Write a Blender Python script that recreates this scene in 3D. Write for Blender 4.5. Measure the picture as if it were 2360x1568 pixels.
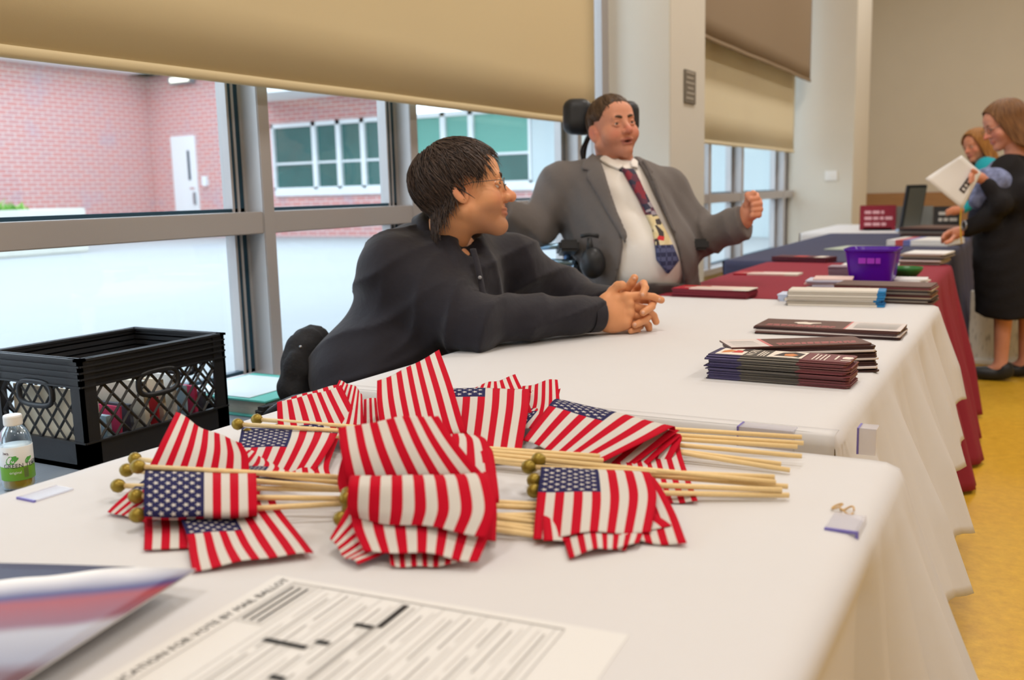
import bpy, bmesh, math, random
import numpy as np
from mathutils import Vector, Matrix, Euler
for o in list(bpy.data.objects): bpy.data.objects.remove(o)
scene = bpy.context.scene
C = scene.collection
random.seed(7); rng = np.random.default_rng(7)
PI = math.pi

# ---------------------------------------------------------------- camera
F_PX, CX, CY, CAM_H = 2210.0, 1180.0, 784.0, 1.14
RM = np.array([[0.8772821, 0.05160483, -0.47719289],
               [0.47933114, -0.14567907, 0.86545899],
               [-0.02485515, -0.9879851, -0.15253744]])   # columns: image right, image down, forward
cd = bpy.data.cameras.new('camera'); cam = bpy.data.objects.new('camera', cd); C.objects.link(cam)
cd.sensor_width = 36.0; cd.lens = F_PX / 2360.0 * 36.0
M = Matrix.Identity(4)
for i in range(3):
    M[i][0] = RM[i, 0]; M[i][1] = -RM[i, 1]; M[i][2] = -RM[i, 2]
M[2][3] = CAM_H
cam.matrix_world = M
cd.clip_start = 0.05; cd.clip_end = 300
cd.dof.use_dof = True; cd.dof.focus_distance = 1.9; cd.dof.aperture_fstop = 33.7 / 8.5
scene.camera = cam

# ---------------------------------------------------------------- sky, lights, exposure
world = bpy.data.worlds.new('World'); scene.world = world; world.use_nodes = True
wn = world.node_tree.nodes; bg = wn['Background']
bg.inputs['Color'].default_value = (0.78, 0.88, 1.0, 1); bg.inputs['Strength'].default_value = 4.1
scene.view_settings.view_transform = 'Standard'; scene.view_settings.look = 'None'
scene.view_settings.gamma = 1.0; scene.view_settings.use_curve_mapping = False
scene.view_settings.exposure = 0.0
LAMP_POWER = 45.0
LAMP_COLOR = (1.0, 0.95, 0.90)
LAMP_SPOTS = [(x, y) for y in (-1.5, 1.5, 4.5, 7.5, 10.5) for x in (-0.6, 2.8)]
CEIL_Z = 4.7

# ---------------------------------------------------------------- picture point -> place in the room
def _ray(px, py): return RM @ np.array([px - CX, py - CY, F_PX])
def Zp(px, py, z=0.74):
    r = _ray(px, py); return np.array([0, 0, CAM_H]) + r * ((z - CAM_H) / r[2])
def Xp(px, py, x):
    r = _ray(px, py); return np.array([0, 0, CAM_H]) + r * (x / r[0])
def Yp(px, py, y):
    r = _ray(px, py); return np.array([0, 0, CAM_H]) + r * (y / r[1])
def Dp(px, py, d): return np.array([0, 0, CAM_H]) + _ray(px, py) * d / F_PX
IMG_R, IMG_D, IMG_F = RM[:, 0], RM[:, 1], RM[:, 2]

# ---------------------------------------------------------------- materials
def nodes(m): m.use_nodes = True; return m.node_tree.nodes, m.node_tree.links
def mat(name, col, rough=0.6, metal=0.0, spec=0.4, noise=0.0, nscale=20.0, bump=0.0, bscale=60.0, stretch=None,
        trans=0.0, emit=None, estr=0.0, sheen=0.0, alpha=1.0, coat=0.0, ior=1.45, sss=0.0):
    m = bpy.data.materials.new(name); N, L = nodes(m); b = N['Principled BSDF']
    b.inputs['Base Color'].default_value = (*col, 1); b.inputs['Roughness'].default_value = rough
    b.inputs['Metallic'].default_value = metal; b.inputs['Specular IOR Level'].default_value = spec
    b.inputs['Transmission Weight'].default_value = trans; b.inputs['IOR'].default_value = ior
    b.inputs['Sheen Weight'].default_value = sheen; b.inputs['Coat Weight'].default_value = coat
    if sss: b.inputs['Subsurface Weight'].default_value = sss; b.inputs['Subsurface Radius'].default_value = (.02, .008, .004)
    if emit: b.inputs['Emission Color'].default_value = (*emit, 1); b.inputs['Emission Strength'].default_value = estr
    if noise or bump:
        tc = N.new('ShaderNodeTexCoord'); mp = N.new('ShaderNodeMapping'); L.new(tc.outputs['Object'], mp.inputs[0])
        if stretch: mp.inputs['Scale'].default_value = stretch
        if noise:
            n = N.new('ShaderNodeTexNoise'); n.inputs['Scale'].default_value = nscale; n.inputs['Detail'].default_value = 5
            L.new(mp.outputs[0], n.inputs['Vector'])
            mx = N.new('ShaderNodeMix'); mx.data_type = 'RGBA'
            mx.inputs[6].default_value = (*[c * (1 - noise) for c in col], 1)
            mx.inputs[7].default_value = (*[min(1, c * (1 + noise)) for c in col], 1)
            L.new(n.outputs[0], mx.inputs[0]); L.new(mx.outputs[2], b.inputs['Base Color'])
        if bump:
            n2 = N.new('ShaderNodeTexNoise'); n2.inputs['Scale'].default_value = bscale; n2.inputs['Detail'].default_value = 4
            L.new(mp.outputs[0], n2.inputs['Vector'])
            bp = N.new('ShaderNodeBump'); bp.inputs['Strength'].default_value = bump; bp.inputs['Distance'].default_value = 0.01
            L.new(n2.outputs[0], bp.inputs['Height']); L.new(bp.outputs[0], b.inputs['Normal'])
    return m
def lin(r, g, b): return tuple(((c / 255) / 12.92 if c / 255 <= .04045 else ((c / 255 + .055) / 1.055) ** 2.4) for c in (r, g, b))

# ---------------------------------------------------------------- mesh helpers
class MB:
    """collects shapes; build() links them as ONE mesh object"""
    def __init__(s): s.v = []; s.f = []; s.uv = None; s.mi = []
    def add(s, v, f, mi=0):
        o = len(s.v); s.v += [tuple(map(float, p)) for p in v]; s.f += [tuple(i + o for i in q) for q in f]; s.mi += [mi] * len(f); return s
    def box(s, c, h, rot=None, mi=0):
        c = np.array(c, float); P = np.array([[x, y, z] for x in (-1, 1) for y in (-1, 1) for z in (-1, 1)], float) * np.array(h)
        if rot is not None: P = P @ np.array(rot).T
        return s.add(P + c, [(0, 1, 3, 2), (4, 6, 7, 5), (0, 4, 5, 1), (2, 3, 7, 6), (0, 2, 6, 4), (1, 5, 7, 3)], mi)
    def span(s, a, b, mi=0):
        a = np.array(a, float); b = np.array(b, float); return s.box((a + b) / 2, np.abs(b - a) / 2, None, mi)
    def tube(s, pts, r, n=8, cap=True, closed=False, mi=0, flat=None):
        pts = [np.array(p, float) for p in pts]; m = len(pts); rs = r if hasattr(r, '__len__') else [r] * m
        ref = None; rings = []
        for i, p in enumerate(pts):
            if closed: t = pts[(i + 1) % m] - pts[i - 1]
            else: t = pts[min(i + 1, m - 1)] - pts[max(i - 1, 0)]
            t = t / (np.linalg.norm(t) + 1e-12)
            if ref is None:
                a = np.array([0, 0, 1.0]) if abs(t[2]) < .9 else np.array([1.0, 0, 0])
            else: a = ref
            u = a - t * (a @ t); u /= np.linalg.norm(u) + 1e-12; w = np.cross(t, u); ref = u
            fl = flat if flat else (1, 1)
            rings.append([p + rs[i] * (fl[0] * math.cos(2 * PI * k / n) * u + fl[1] * math.sin(2 * PI * k / n) * w) for k in range(n)])
        V = [q for R_ in rings for q in R_]; Fc = []
        for i in range(m if closed else m - 1):
            for k in range(n):
                a0 = i * n; b0 = ((i + 1) % m) * n
                Fc.append((a0 + k, a0 + (k + 1) % n, b0 + (k + 1) % n, b0 + k))
        if cap and not closed: Fc += [tuple(range(n))[::-1], tuple((m - 1) * n + k for k in range(n))]
        return s.add(V, Fc, mi)
    def lathe(s, prof, c=(0, 0, 0), n=24, mi=0, axis=None):
        c = np.array(c, float); V = []; Fc = []
        ax = np.eye(3) if axis is None else np.array(axis)
        for r, z in prof:
            for k in range(n): V.append(ax @ np.array([r * math.cos(2 * PI * k / n), r * math.sin(2 * PI * k / n), z]) + c)
        for i in range(len(prof) - 1):
            for k in range(n): Fc.append((i * n + k, i * n + (k + 1) % n, (i + 1) * n + (k + 1) % n, (i + 1) * n + k))
        Fc += [tuple(range(n))[::-1], tuple((len(prof) - 1) * n + k for k in range(n))]
        return s.add(V, Fc, mi)
    def sphere(s, c, r, n=10, mi=0, R_=None):
        r = np.array(r if hasattr(r, '__len__') else (r, r, r), float); c = np.array(c, float); V = []; Fc = []
        m = n * 2
        for i in range(n + 1):
            th = PI * i / n
            for k in range(m):
                p = np.array([math.sin(th) * math.cos(2 * PI * k / m), math.sin(th) * math.sin(2 * PI * k / m), math.cos(th)]) * r
                if R_ is not None: p = np.array(R_) @ p
                V.append(p + c)
        for i in range(n):
            for k in range(m): Fc.append((i * m + k, (i + 1) * m + k, (i + 1) * m + (k + 1) % m, i * m + (k + 1) % m))
        return s.add(V, Fc, mi)
    def grid(s, P, mi=0, closed=False):
        P = np.array(P, float); a, b = P.shape[:2]; Fc = []
        for i in range(a - 1):
            for j in range(b - (0 if closed else 1)):
                Fc.append((i * b + j, (i + 1) * b + j, (i + 1) * b + (j + 1) % b, i * b + (j + 1) % b))
        return s.add(P.reshape(-1, 3), Fc, mi)
    def prism(s, poly, z0, z1, mi=0, to=None):
        n = len(poly); V = [(x, y, z0) for x, y in poly] + [(x, y, z1) for x, y in poly]
        if to: V = [to(v) for v in V]
        return s.add(V, [tuple(range(n))[::-1], tuple(range(n, 2 * n))] + [(i, (i + 1) % n, n + (i + 1) % n, n + i) for i in range(n)], mi)
    def build(s, name, m, parent=None, smooth=False, local=False, bevel=0.0, solid=0.0, uv=None, sub=0, kind=None, color=None):
        me = bpy.data.meshes.new(name); V = np.array(s.v, float)
        loc = np.array(origin_of(parent)) if parent is not None and not local else np.zeros(3)
        me.from_pydata([tuple(p) for p in (V - loc)], [], s.f); me.update()
        ms = m if isinstance(m, (list, tuple)) else [m]
        for q in ms: me.materials.append(q)
        if len(ms) > 1: me.polygons.foreach_set('material_index', s.mi)
        if smooth: me.polygons.foreach_set('use_smooth', [True] * len(me.polygons))
        if uv is not None:
            l = me.uv_layers.new(name='UVMap'); idx = np.zeros(len(me.loops), int); me.loops.foreach_get('vertex_index', idx)
            l.data.foreach_set('uv', np.array(uv, float)[idx].ravel())
        if color is not None:
            ca = me.color_attributes.new('Col', 'FLOAT_COLOR', 'POINT'); ca.data.foreach_set('color', np.array(color, float).ravel())
        o = bpy.data.objects.new(name, me); C.objects.link(o); o.parent = parent
        bm = bmesh.new(); bm.from_mesh(me); bmesh.ops.recalc_face_normals(bm, faces=bm.faces)
        if bevel: bmesh.ops.bevel(bm, geom=list(bm.edges), offset=bevel, segments=2, affect='EDGES', clamp_overlap=True)
        bm.to_mesh(me); bm.free()
        if smooth and bevel: me.polygons.foreach_set('use_smooth', [True] * len(me.polygons))
        if solid:
            q = o.modifiers.new('s', 'SOLIDIFY'); q.thickness = solid; q.offset = 0
        if sub:
            q = o.modifiers.new('u', 'SUBSURF'); q.levels = sub; q.render_levels = sub
        if kind: o['kind'] = kind
        return o
ORI = {}
def origin_of(o):
    while o.parent is not None: o = o.parent
    return ORI.get(o.name, (0, 0, 0))
def tag(o, label, cat, group=None):
    o['label'] = label; o['category'] = cat
    if group: o['group'] = group
    return o
def thing(name, label, cat, loc, group=None):
    o = bpy.data.objects.new(name, None); C.objects.link(o); o.location = loc; o.empty_display_size = .05
    ORI[o.name] = tuple(loc); return tag(o, label, cat, group)
def struct(o): o['kind'] = 'structure'; return o
def copy_tree(o, parent=None):
    c = o.copy(); C.objects.link(c); c.parent = parent
    if o.name in ORI: ORI[c.name] = ORI[o.name]
    for ch in list(o.children): copy_tree(ch, c)
    return c
def text_mesh(txt, size=1.0, align='LEFT'):
    cu = bpy.data.curves.new('t', 'FONT'); cu.body = txt; cu.size = size; cu.align_x = align; cu.resolution_u = 2
    o = bpy.data.objects.new('t', cu); C.objects.link(o)
    dg = bpy.context.evaluated_depsgraph_get(); me = bpy.data.meshes.new_from_object(o.evaluated_get(dg))
    V = [tuple(v.co) for v in me.vertices]; Fc = [tuple(p.vertices) for p in me.polygons]
    bpy.data.objects.remove(o); bpy.data.curves.remove(cu); bpy.data.meshes.remove(me); return V, Fc
def unit(v): v = np.array(v, float); return v / np.linalg.norm(v)
def catmull(P, n):
    P = [np.array(p, float) for p in P]; P = [2 * P[0] - P[1]] + P + [2 * P[-1] - P[-2]]; out = []
    m = len(P) - 3
    for q in np.linspace(0, m - 1e-9, n):
        i = int(q); t = q - i; a, b, c, d = P[i:i + 4]
        out.append(.5 * ((2 * b) + (-a + c) * t + (2 * a - 5 * b + 4 * c - d) * t * t + (-a + 3 * b - 3 * c + d) * t ** 3))
    return out

# ---------------------------------------------------------------- sculpting with distance fields (people)
def rcone(a, b, ra, rb):
    a = np.array(a, np.float32); b = np.array(b, np.float32); ba = b - a; l2 = max(float(ba @ ba), 1e-9)
    def f(p):
        q = p - a; h = np.clip(q @ ba / l2, 0, 1); return np.linalg.norm(q - h[:, None] * ba, axis=1) - (ra + (rb - ra) * h)
    return f
def ball(c, r): return rcone(c, np.array(c) + 1e-5, r, r)
def ell(c, r, R_=None):
    c = np.array(c, np.float32); r = np.array(r, np.float32)
    def f(p):
        q = p - c
        if R_ is not None: q = q @ np.array(R_, np.float32)
        k0 = np.linalg.norm(q / r, axis=1); k1 = np.linalg.norm(q / (r * r), axis=1) + 1e-9
        return k0 * (k0 - 1) / k1
    return f
def rbox(c, h, r, R_=None):
    c = np.array(c, np.float32); h = np.array(h, np.float32) - r
    def f(p):
        q = p - c
        if R_ is not None: q = q @ np.array(R_, np.float32)
        q = np.abs(q) - h
        return np.linalg.norm(np.maximum(q, 0), axis=1) + np.minimum(q.max(axis=1), 0) - r
    return f
def poly2(P, c, ex, ey):
    """prism with outline P in the plane through c spanned by ex, ey"""
    P = np.array(P, np.float32); c = np.array(c, np.float32); E2 = np.array([ex, ey], np.float32).T
    def f(p):
        q = (p - c) @ E2; d = np.full(len(q), 1e9, np.float32); s = np.ones(len(q), np.float32); n = len(P)
        for i in range(n):
            a = P[i]; b = P[i - 1]; e = b - a; w = q - a
            t = np.clip(w @ e / (e @ e), 0, 1); k = w - t[:, None] * e; d = np.minimum(d, (k * k).sum(1))
            c1 = q[:, 1] >= a[1]; c2 = q[:, 1] < b[1]; c3 = e[0] * w[:, 1] > e[1] * w[:, 0]
            s = np.where((c1 & c2 & c3) | (~c1 & ~c2 & ~c3), -s, s)
        return s * np.sqrt(d)
    return f
class Sculpt:
    def __init__(s): s.ops = []
    def add(s, f, k=.02): s.ops.append((0, f, k)); return s
    def sub(s, f, k=.01): s.ops.append((1, f, k)); return s
    def both(s, f, k=.004): s.ops.append((2, f, k)); return s
    def warp(s, f): s.ops.append((3, f, 0)); return s
    def __call__(s, p):
        d = None
        for t, f, k in s.ops:
            if t == 3: d = d + f(p); continue
            e = f(p)
            if d is None: d = e; continue
            if t == 0:
                h = np.clip(.5 + .5 * (e - d) / k, 0, 1); d = e + (d - e) * h - k * h * (1 - h)
            elif t == 1:
                h = np.clip(.5 - .5 * (e + d) / k, 0, 1); d = d + (-e - d) * h + k * h * (1 - h)
            else:
                h = np.clip(.5 - .5 * (e - d) / k, 0, 1); d = e + (d - e) * h + k * h * (1 - h)
        return d
def surface(fn, lo, hi, step):
    """surface nets over the active blocks of a distance field"""
    lo = np.array(lo, float); hi = np.array(hi, float); B = 8
    nb = np.maximum(1, np.ceil((hi - lo) / (step * B)).astype(int)); n = nb * B + 1
    V = np.full(n, 1.0, np.float32)
    bi = np.stack(np.meshgrid(*[np.arange(k) for k in nb], indexing='ij'), -1).reshape(-1, 3)
    cen = (lo + (bi + .5) * B * step).astype(np.float32)
    cv = fn(cen); act = np.abs(cv) < B * step * 1.15 + .012
    off = np.stack(np.meshgrid(*[np.arange(B + 1)] * 3, indexing='ij'), -1).reshape(-1, 3)
    for k in np.nonzero(~act)[0]:
        if cv[k] < 0: i = bi[k] * B; V[i[0]:i[0] + B + 1, i[1]:i[1] + B + 1, i[2]:i[2] + B + 1] = -1
    ids = bi[act]
    for c0 in range(0, len(ids), 400):
        g = (ids[c0:c0 + 400, None, :] * B + off[None]).reshape(-1, 3)
        V[g[:, 0], g[:, 1], g[:, 2]] = fn((lo + g * step).astype(np.float32))
    ins = V < 0
    cnt = np.zeros(n - 1, np.int8); pos = np.zeros((*(n - 1), 3), np.float32); num = np.zeros(n - 1, np.float32)
    def sl(dx, dy, dz): return (slice(dx, n[0] - 1 + dx), slice(dy, n[1] - 1 + dy), slice(dz, n[2] - 1 + dz))
    for a in range(3):
        o1, o2 = [q for q in range(3) if q != a]
        for s1 in (0, 1):
            for s2 in (0, 1):
                A = [0, 0, 0]; A[o1] = s1; A[o2] = s2; Bq = list(A); Bq[a] = 1
                va = V[sl(*A)]; vb = V[sl(*Bq)]; cr = (va < 0) != (vb < 0)
                t = np.where(cr, va / np.where(cr, va - vb, 1), 0)
                pos[..., a] += np.where(cr, t, 0); pos[..., o1] += np.where(cr, s1, 0); pos[..., o2] += np.where(cr, s2, 0); num += cr
    actc = num > 0; idx = -np.ones(n - 1, np.int64); ci = np.argwhere(actc); idx[actc] = np.arange(len(ci))
    verts = lo + (ci + pos[actc] / num[actc][:, None]) * step
    quads = []
    for a in range(3):
        b, c = (a + 1) % 3, (a + 2) % 3
        sA = [slice(None)] * 3; sB = [slice(None)] * 3; sA[a] = slice(0, n[a] - 1); sB[a] = slice(1, n[a])
        i0 = ins[tuple(sA)]; i1 = ins[tuple(sB)]
        e = np.argwhere(i0 != i1); e = e[(e[:, b] > 0) & (e[:, c] > 0) & (e[:, b] < n[b] - 1) & (e[:, c] < n[c] - 1)]
        if not len(e): continue
        fl = i0[e[:, 0], e[:, 1], e[:, 2]]
        def at(db, dc): q = e.copy(); q[:, b] += db; q[:, c] += dc; return idx[q[:, 0], q[:, 1], q[:, 2]]
        Q = np.stack([at(-1, -1), at(0, -1), at(0, 0), at(-1, 0)], 1); Q[~fl] = Q[~fl][:, ::-1]; quads.append(Q)
    Q = np.concatenate(quads); Q = Q[(Q >= 0).all(1)]
    return verts, Q
def sculpt_mb(fn, lo, hi, step, xf=None, mb=None, mi=0):
    v, q = surface(fn, lo, hi, step)
    if xf is not None: v = v @ np.array(xf[0]).T + np.array(xf[1])
    mb = mb or MB(); o = len(mb.v); mb.v += [tuple(p) for p in v]; mb.f += [tuple(int(i) + o for i in r) for r in q]; mb.mi += [mi] * len(q)
    return mb
def fnoise(p, s, seed=0):
    r = np.random.default_rng(seed); out = np.zeros(len(p), np.float32)
    for i in range(4):
        k = r.normal(size=3).astype(np.float32) * s; out += np.sin(p @ k + r.uniform(0, 6.28))
    return out / 4

# ================================================================ MATERIALS
M_wall = mat('wall_paint', lin(214, 210, 199), .85, noise=.03, nscale=3)
M_wallfar = M_wall
M_col = M_wall
M_ceil = mat('ceiling_tile', (.8, .8, .77), .9)
M_frame = mat('window_aluminium', lin(178, 174, 174), .38, .3, bump=.02, bscale=200)
M_gask = mat('window_gasket', lin(30, 62, 80), .4)
M_white = mat('white_plastic', (.82, .82, .8), .45)
M_cloth = mat('white_tablecloth', lin(212, 211, 213), .75, noise=.015, nscale=9, bump=.05, bscale=35)
M_maroon = mat('maroon_cloth', lin(138, 34, 52), .85, noise=.08, nscale=60, bump=.08, bscale=160)
M_navy = mat('navy_cloth', lin(64, 66, 92), .85, noise=.08, nscale=60, bump=.08, bscale=160)
M_wood = mat('table_edge_wood', lin(214, 176, 116), .5, noise=.1, nscale=30)
M_steel = mat('table_steel', (.35, .36, .38), .35, .9)
M_black = mat('black_plastic', (.018, .019, .022), .42, bump=.05, bscale=300)
M_blackfab = mat('black_fabric', (.016, .016, .019), .8, bump=.3, bscale=90)
M_paper = mat('white_paper', (.74, .735, .73), .7)
M_ink = mat('black_ink', (.02, .02, .022), .6)
M_greyink = mat('grey_ink', (.36, .35, .34), .6)
M_ltgrey = mat('light_grey_ink', (.62, .61, .6), .6)

def m_floor():
    m = mat('linoleum', lin(196,150,60), .38); N, L = nodes(m); b = N['Principled BSDF']
    tc = N.new('ShaderNodeTexCoord'); n = N.new('ShaderNodeTexNoise'); n.inputs['Scale'].default_value = 26; n.inputs['Detail'].default_value = 8; n.inputs['Roughness'].default_value = .75
    L.new(tc.outputs['Object'], n.inputs['Vector']); r = N.new('ShaderNodeValToRGB')
    r.color_ramp.elements[0].position = .3; r.color_ramp.elements[0].color = (*lin(192, 146, 32), 1)
    r.color_ramp.elements[1].position = .72; r.color_ramp.elements[1].color = (*lin(224, 178, 54), 1)
    L.new(n.outputs[0], r.inputs[0]); L.new(r.outputs[0], b.inputs['Base Color']); return m
M_floor = m_floor()

def m_blind(name, col, tr):
    m = bpy.data.materials.new(name); N, L = nodes(m); b = N['Principled BSDF']; out = N['Material Output']
    b.inputs['Base Color'].default_value = (*col, 1); b.inputs['Roughness'].default_value = .9; b.inputs['Specular IOR Level'].default_value = .1
    t = N.new('ShaderNodeBsdfTranslucent'); t.inputs[0].default_value = (*col, 1)
    x = N.new('ShaderNodeMixShader'); x.inputs[0].default_value = tr
    tc = N.new('ShaderNodeTexCoord'); n = N.new('ShaderNodeTexNoise'); n.inputs['Scale'].default_value = 500
    L.new(tc.outputs['Object'], n.inputs['Vector']); bp = N.new('ShaderNodeBump'); bp.inputs['Strength'].default_value = .15; bp.inputs['Distance'].default_value = .002
    L.new(n.outputs[0], bp.inputs['Height']); L.new(bp.outputs[0], b.inputs['Normal'])
    L.new(b.outputs[0], x.inputs[1]); L.new(t.outputs[0], x.inputs[2]); L.new(x.outputs[0], out.inputs[0]); return m
M_blind = m_blind('tan_blind', lin(219, 202, 164), .12)
M_blind2 = m_blind('cream_blind', lin(230, 218, 188), .14)
M_blinddark = m_blind('brown_blind', lin(148, 130, 108), .02)

def m_glass():
    m = bpy.data.materials.new('pane_glass'); N, L = nodes(m); out = N['Material Output']
    t = N.new('ShaderNodeBsdfTransparent'); t.inputs[0].default_value = (.93, .98, .99, 1)
    g = N.new('ShaderNodeBsdfGlossy'); g.inputs['Roughness'].default_value = .02
    x = N.new('ShaderNodeMixShader'); x.inputs[0].default_value = .05; L.new(t.outputs[0], x.inputs[1]); L.new(g.outputs[0], x.inputs[2]); L.new(x.outputs[0], out.inputs[0]); return m
M_pane = m_glass()

def m_brick():
    m = mat('brick_wall', (.4, .15, .1), .85); N, L = nodes(m); b = N['Principled BSDF']
    tc = N.new('ShaderNodeTexCoord'); mp = N.new('ShaderNodeMapping'); L.new(tc.outputs['UV'], mp.inputs[0])
    br = N.new('ShaderNodeTexBrick'); br.inputs['Scale'].default_value = 1.0; br.inputs['Brick Width'].default_value = .24; br.inputs['Row Height'].default_value = .081
    br.inputs['Mortar Size'].default_value = .009; br.inputs['Color1'].default_value = (*lin(206, 138, 132), 1); br.inputs['Color2'].default_value = (*lin(194, 146, 146), 1)
    br.inputs['Mortar'].default_value = (*lin(214, 198, 194), 1); br.inputs['Bias'].default_value = -.3
    L.new(mp.outputs[0], br.inputs['Vector'])
    n = N.new('ShaderNodeTexNoise'); n.inputs['Scale'].default_value = 1.3; n.inputs['Detail'].default_value = 4; L.new(mp.outputs[0], n.inputs['Vector'])
    r = N.new('ShaderNodeValToRGB'); r.color_ramp.elements[0].position = .56; r.color_ramp.elements[1].position = .72
    L.new(n.outputs[0], r.inputs[0]); mx = N.new('ShaderNodeMix'); mx.data_type = 'RGBA'; mx.inputs[7].default_value = (*lin(176, 168, 182), 1)
    sc = N.new('ShaderNodeMath'); sc.operation = 'MULTIPLY'; sc.inputs[1].default_value = .5; L.new(r.outputs[0], sc.inputs[0])
    L.new(sc.outputs[0], mx.inputs[0]); L.new(br.outputs[0], mx.inputs[6]); L.new(mx.outputs[2], b.inputs['Base Color']); return m
M_brick = m_brick()

# ================================================================ ROOM SHELL
XW = -2.38           # glass line of the window wall
Y0, Y1 = -3.0, 14.0
XR = 6.5
def sbox(name, a, b, m, bevel=0): return struct(MB().span(a, b).build(name, m, bevel=bevel))
sbox('floor', (-2.5, Y0, -.1), (XR, Y1, 0), M_floor)
sbox('ceiling', (-2.5, Y0, CEIL_Z), (XR, Y1, CEIL_Z + .1), M_ceil)
sbox('wall_far', (-2.5, Y1, 0), (XR, Y1 + .15, CEIL_Z), M_wallfar)
sbox('wall_back', (-2.5, Y0 - .15, 0), (XR, Y0, CEIL_Z), M_wall)
sbox('wall_right', (XR, Y0, 0), (XR + .15, Y1, CEIL_Z), M_wall)
wl = MB()
wl.span((-2.5, Y0, 0), (-2.34, 5.4, .49)); wl.span((-2.5, 6.05, 0), (-2.34, 10.3, .45)); wl.span((-2.5, Y0, 3.5), (-2.24, 10.3, CEIL_Z))
wl.span((-2.5, Y0, .5), (-2.24, -1.0, 3.5)); wl.span((-2.5, 10.3, 0), (-2.34, Y1, CEIL_Z))
struct(wl.build('wall_left', M_wall))
sbox('wall_pillar_near', (-2.48, 5.40, 0), (-1.90, 6.05, CEIL_Z), M_col, .006)
sbox('wall_pillar_far', (-2.48, 10.3, 0), (-1.69, 11.2, CEIL_Z), M_col, .006)
sbox('trim_1', (-2.2, Y1 - .03, .0), (XR, Y1, 1.0), mat('oak_wainscot', lin(168, 130, 92), .5, noise=.15, nscale=8, stretch=(1, 1, 6)))
sbox('trim_2', (-1.69, 10.28, 0), (-1.675, 11.2, .1), M_white)
# window ledge (convector cover) below the first window
led = struct(MB().span((-2.36, -1.5, .06), (-1.88, 5.38, .505)).build('wall_ledge', mat('ledge_paint', lin(176, 182, 188), .5)))
def m_grille():
    m = mat('grille', lin(150, 158, 168), .4, .3); N, L = nodes(m); b = N['Principled BSDF']
    tc = N.new('ShaderNodeTexCoord'); w = N.new('ShaderNodeTexWave'); w.inputs['Scale'].default_value = 34; w.bands_direction = 'X'; L.new(tc.outputs['Object'], w.inputs[0])
    bp = N.new('ShaderNodeBump'); bp.inputs['Strength'].default_value = .4; bp.inputs['Distance'].default_value = .003; L.new(w.outputs[1], bp.inputs['Height']); L.new(bp.outputs[0], b.inputs['Normal']); return m
struct(MB().span((-2.34, -1.5, .505), (-1.885, 5.38, .52)).build('grille', m_grille(), led))

def window(name, ya, yb, zsill, ztop, mull, rails, mw=.055):
    root = struct(MB().span((-2.44, ya, zsill - .03), (-2.26, yb, zsill + .02)).build(name, M_frame, bevel=.004))   # sill member
    fr = MB()
    for z in rails: fr.span((-2.41, ya, z - .037), (-2.28, yb, z + .036))
    fr.span((-2.41, ya, ztop - .05), (-2.28, yb, ztop))
    fr.build('rail', M_frame, root, bevel=.003)
    ys = [ya] + mull + [yb]
    for y in mull:
        MB().span((-2.42, y, zsill), (-2.275, y + mw, ztop)).build('mullion', M_frame, root, bevel=.003)
    zs = [zsill + .03] + rails + [ztop]
    for i in range(len(ys) - 1):
        a = ys[i] + (mw if i else 0); b = ys[i + 1]
        for j in range(len(zs) - 1):
            z0 = zs[j] + (.036 if j else 0); z1 = zs[j + 1] - .036
            MB().span((XW - .004, a, z0), (XW + .004, b, z1)).build('pane', M_pane, root)
            g = MB()
            for (p, q) in (((a, z0), (a + .012, z1)), ((b - .055, z0), (b - .04, z1)), ((b - .03, z0), (b - .008, z1)), ((a, z0), (b, z0 + .012))):
                g.span((-2.38, p[0], p[1]), (-2.352, q[0], q[1]))
            g.build('gasket', M_gask, root)
            h = MB()
            for (p, q) in (((b - .04, z0), (b - .03, z1)), ((b - .065, z0), (b - .055, z1)), ((b - .008, z0), (b, z1))): h.span((-2.39, p[0], p[1]), (-2.348, q[0], q[1]))
            h.build('pane_frame', M_frame, root)
    return root
window('window_1', -1.0, 5.36, .52, 3.5, [.77, Xp(596, 350, -2.28)[1], Xp(945, 350, -2.28)[1], Xp(1330, 330, -2.28)[1]], [1.060])
window('window_2', 6.05, 10.3, .48, 3.5, [7.35, Xp(1708, 400, -2.28)[1], Xp(1806, 400, -2.28)[1]], [1.05], mw=.07)
MB().span((-2.35, 5.30, .5), (-2.28, 5.40, 3.5)).build('window_jamb', M_frame, bpy.data.objects['window_1'])

def blind(name, label, x, ya, yb, zb, m, group=None, hemr=.016, zt=3.5):
    t = thing(name, label, 'blind', (x, (ya + yb) / 2, zb), group)
    n = 40; P = []
    for z in np.linspace(zb, zt, 10):
        P.append([(x + .006 * math.sin(y * 2.2 + 1) * (zt - z) / (zt - zb) + .003 * math.sin(y * 7), y, z) for y in np.linspace(ya, yb, n)])
    MB().grid(P).build('fabric', m, t, smooth=True, solid=.0012)
    pts = [(x + .006 * math.sin(y * 2.2 + 1) + .003 * math.sin(y * 7), y, zb) for y in np.linspace(ya, yb, n)]
    MB().tube(pts, hemr, 10, flat=(1.0, .55)).build('hem_bar', m, t, smooth=True)
    MB().tube([(x - .03, ya, zt - .01), (x - .03, yb, zt - .01)], .03, 12).build('roller', M_white, t, smooth=True)
    return t
blind('roller_blind', 'wide tan roller blind half lowered over the big window beside the seated men', -2.2, -.9, 5.02, 1.506, M_blind)
blind('roller_blind', 'cream roller blind half lowered over the window beyond the pillar', -2.24, 6.08, 10.1, 1.478, M_blind2)
blind('roller_blind', 'short dark brown roller blind hung in front of a cream blind', -2.10, 6.1, 10.15, 2.17, M_blinddark)

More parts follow.
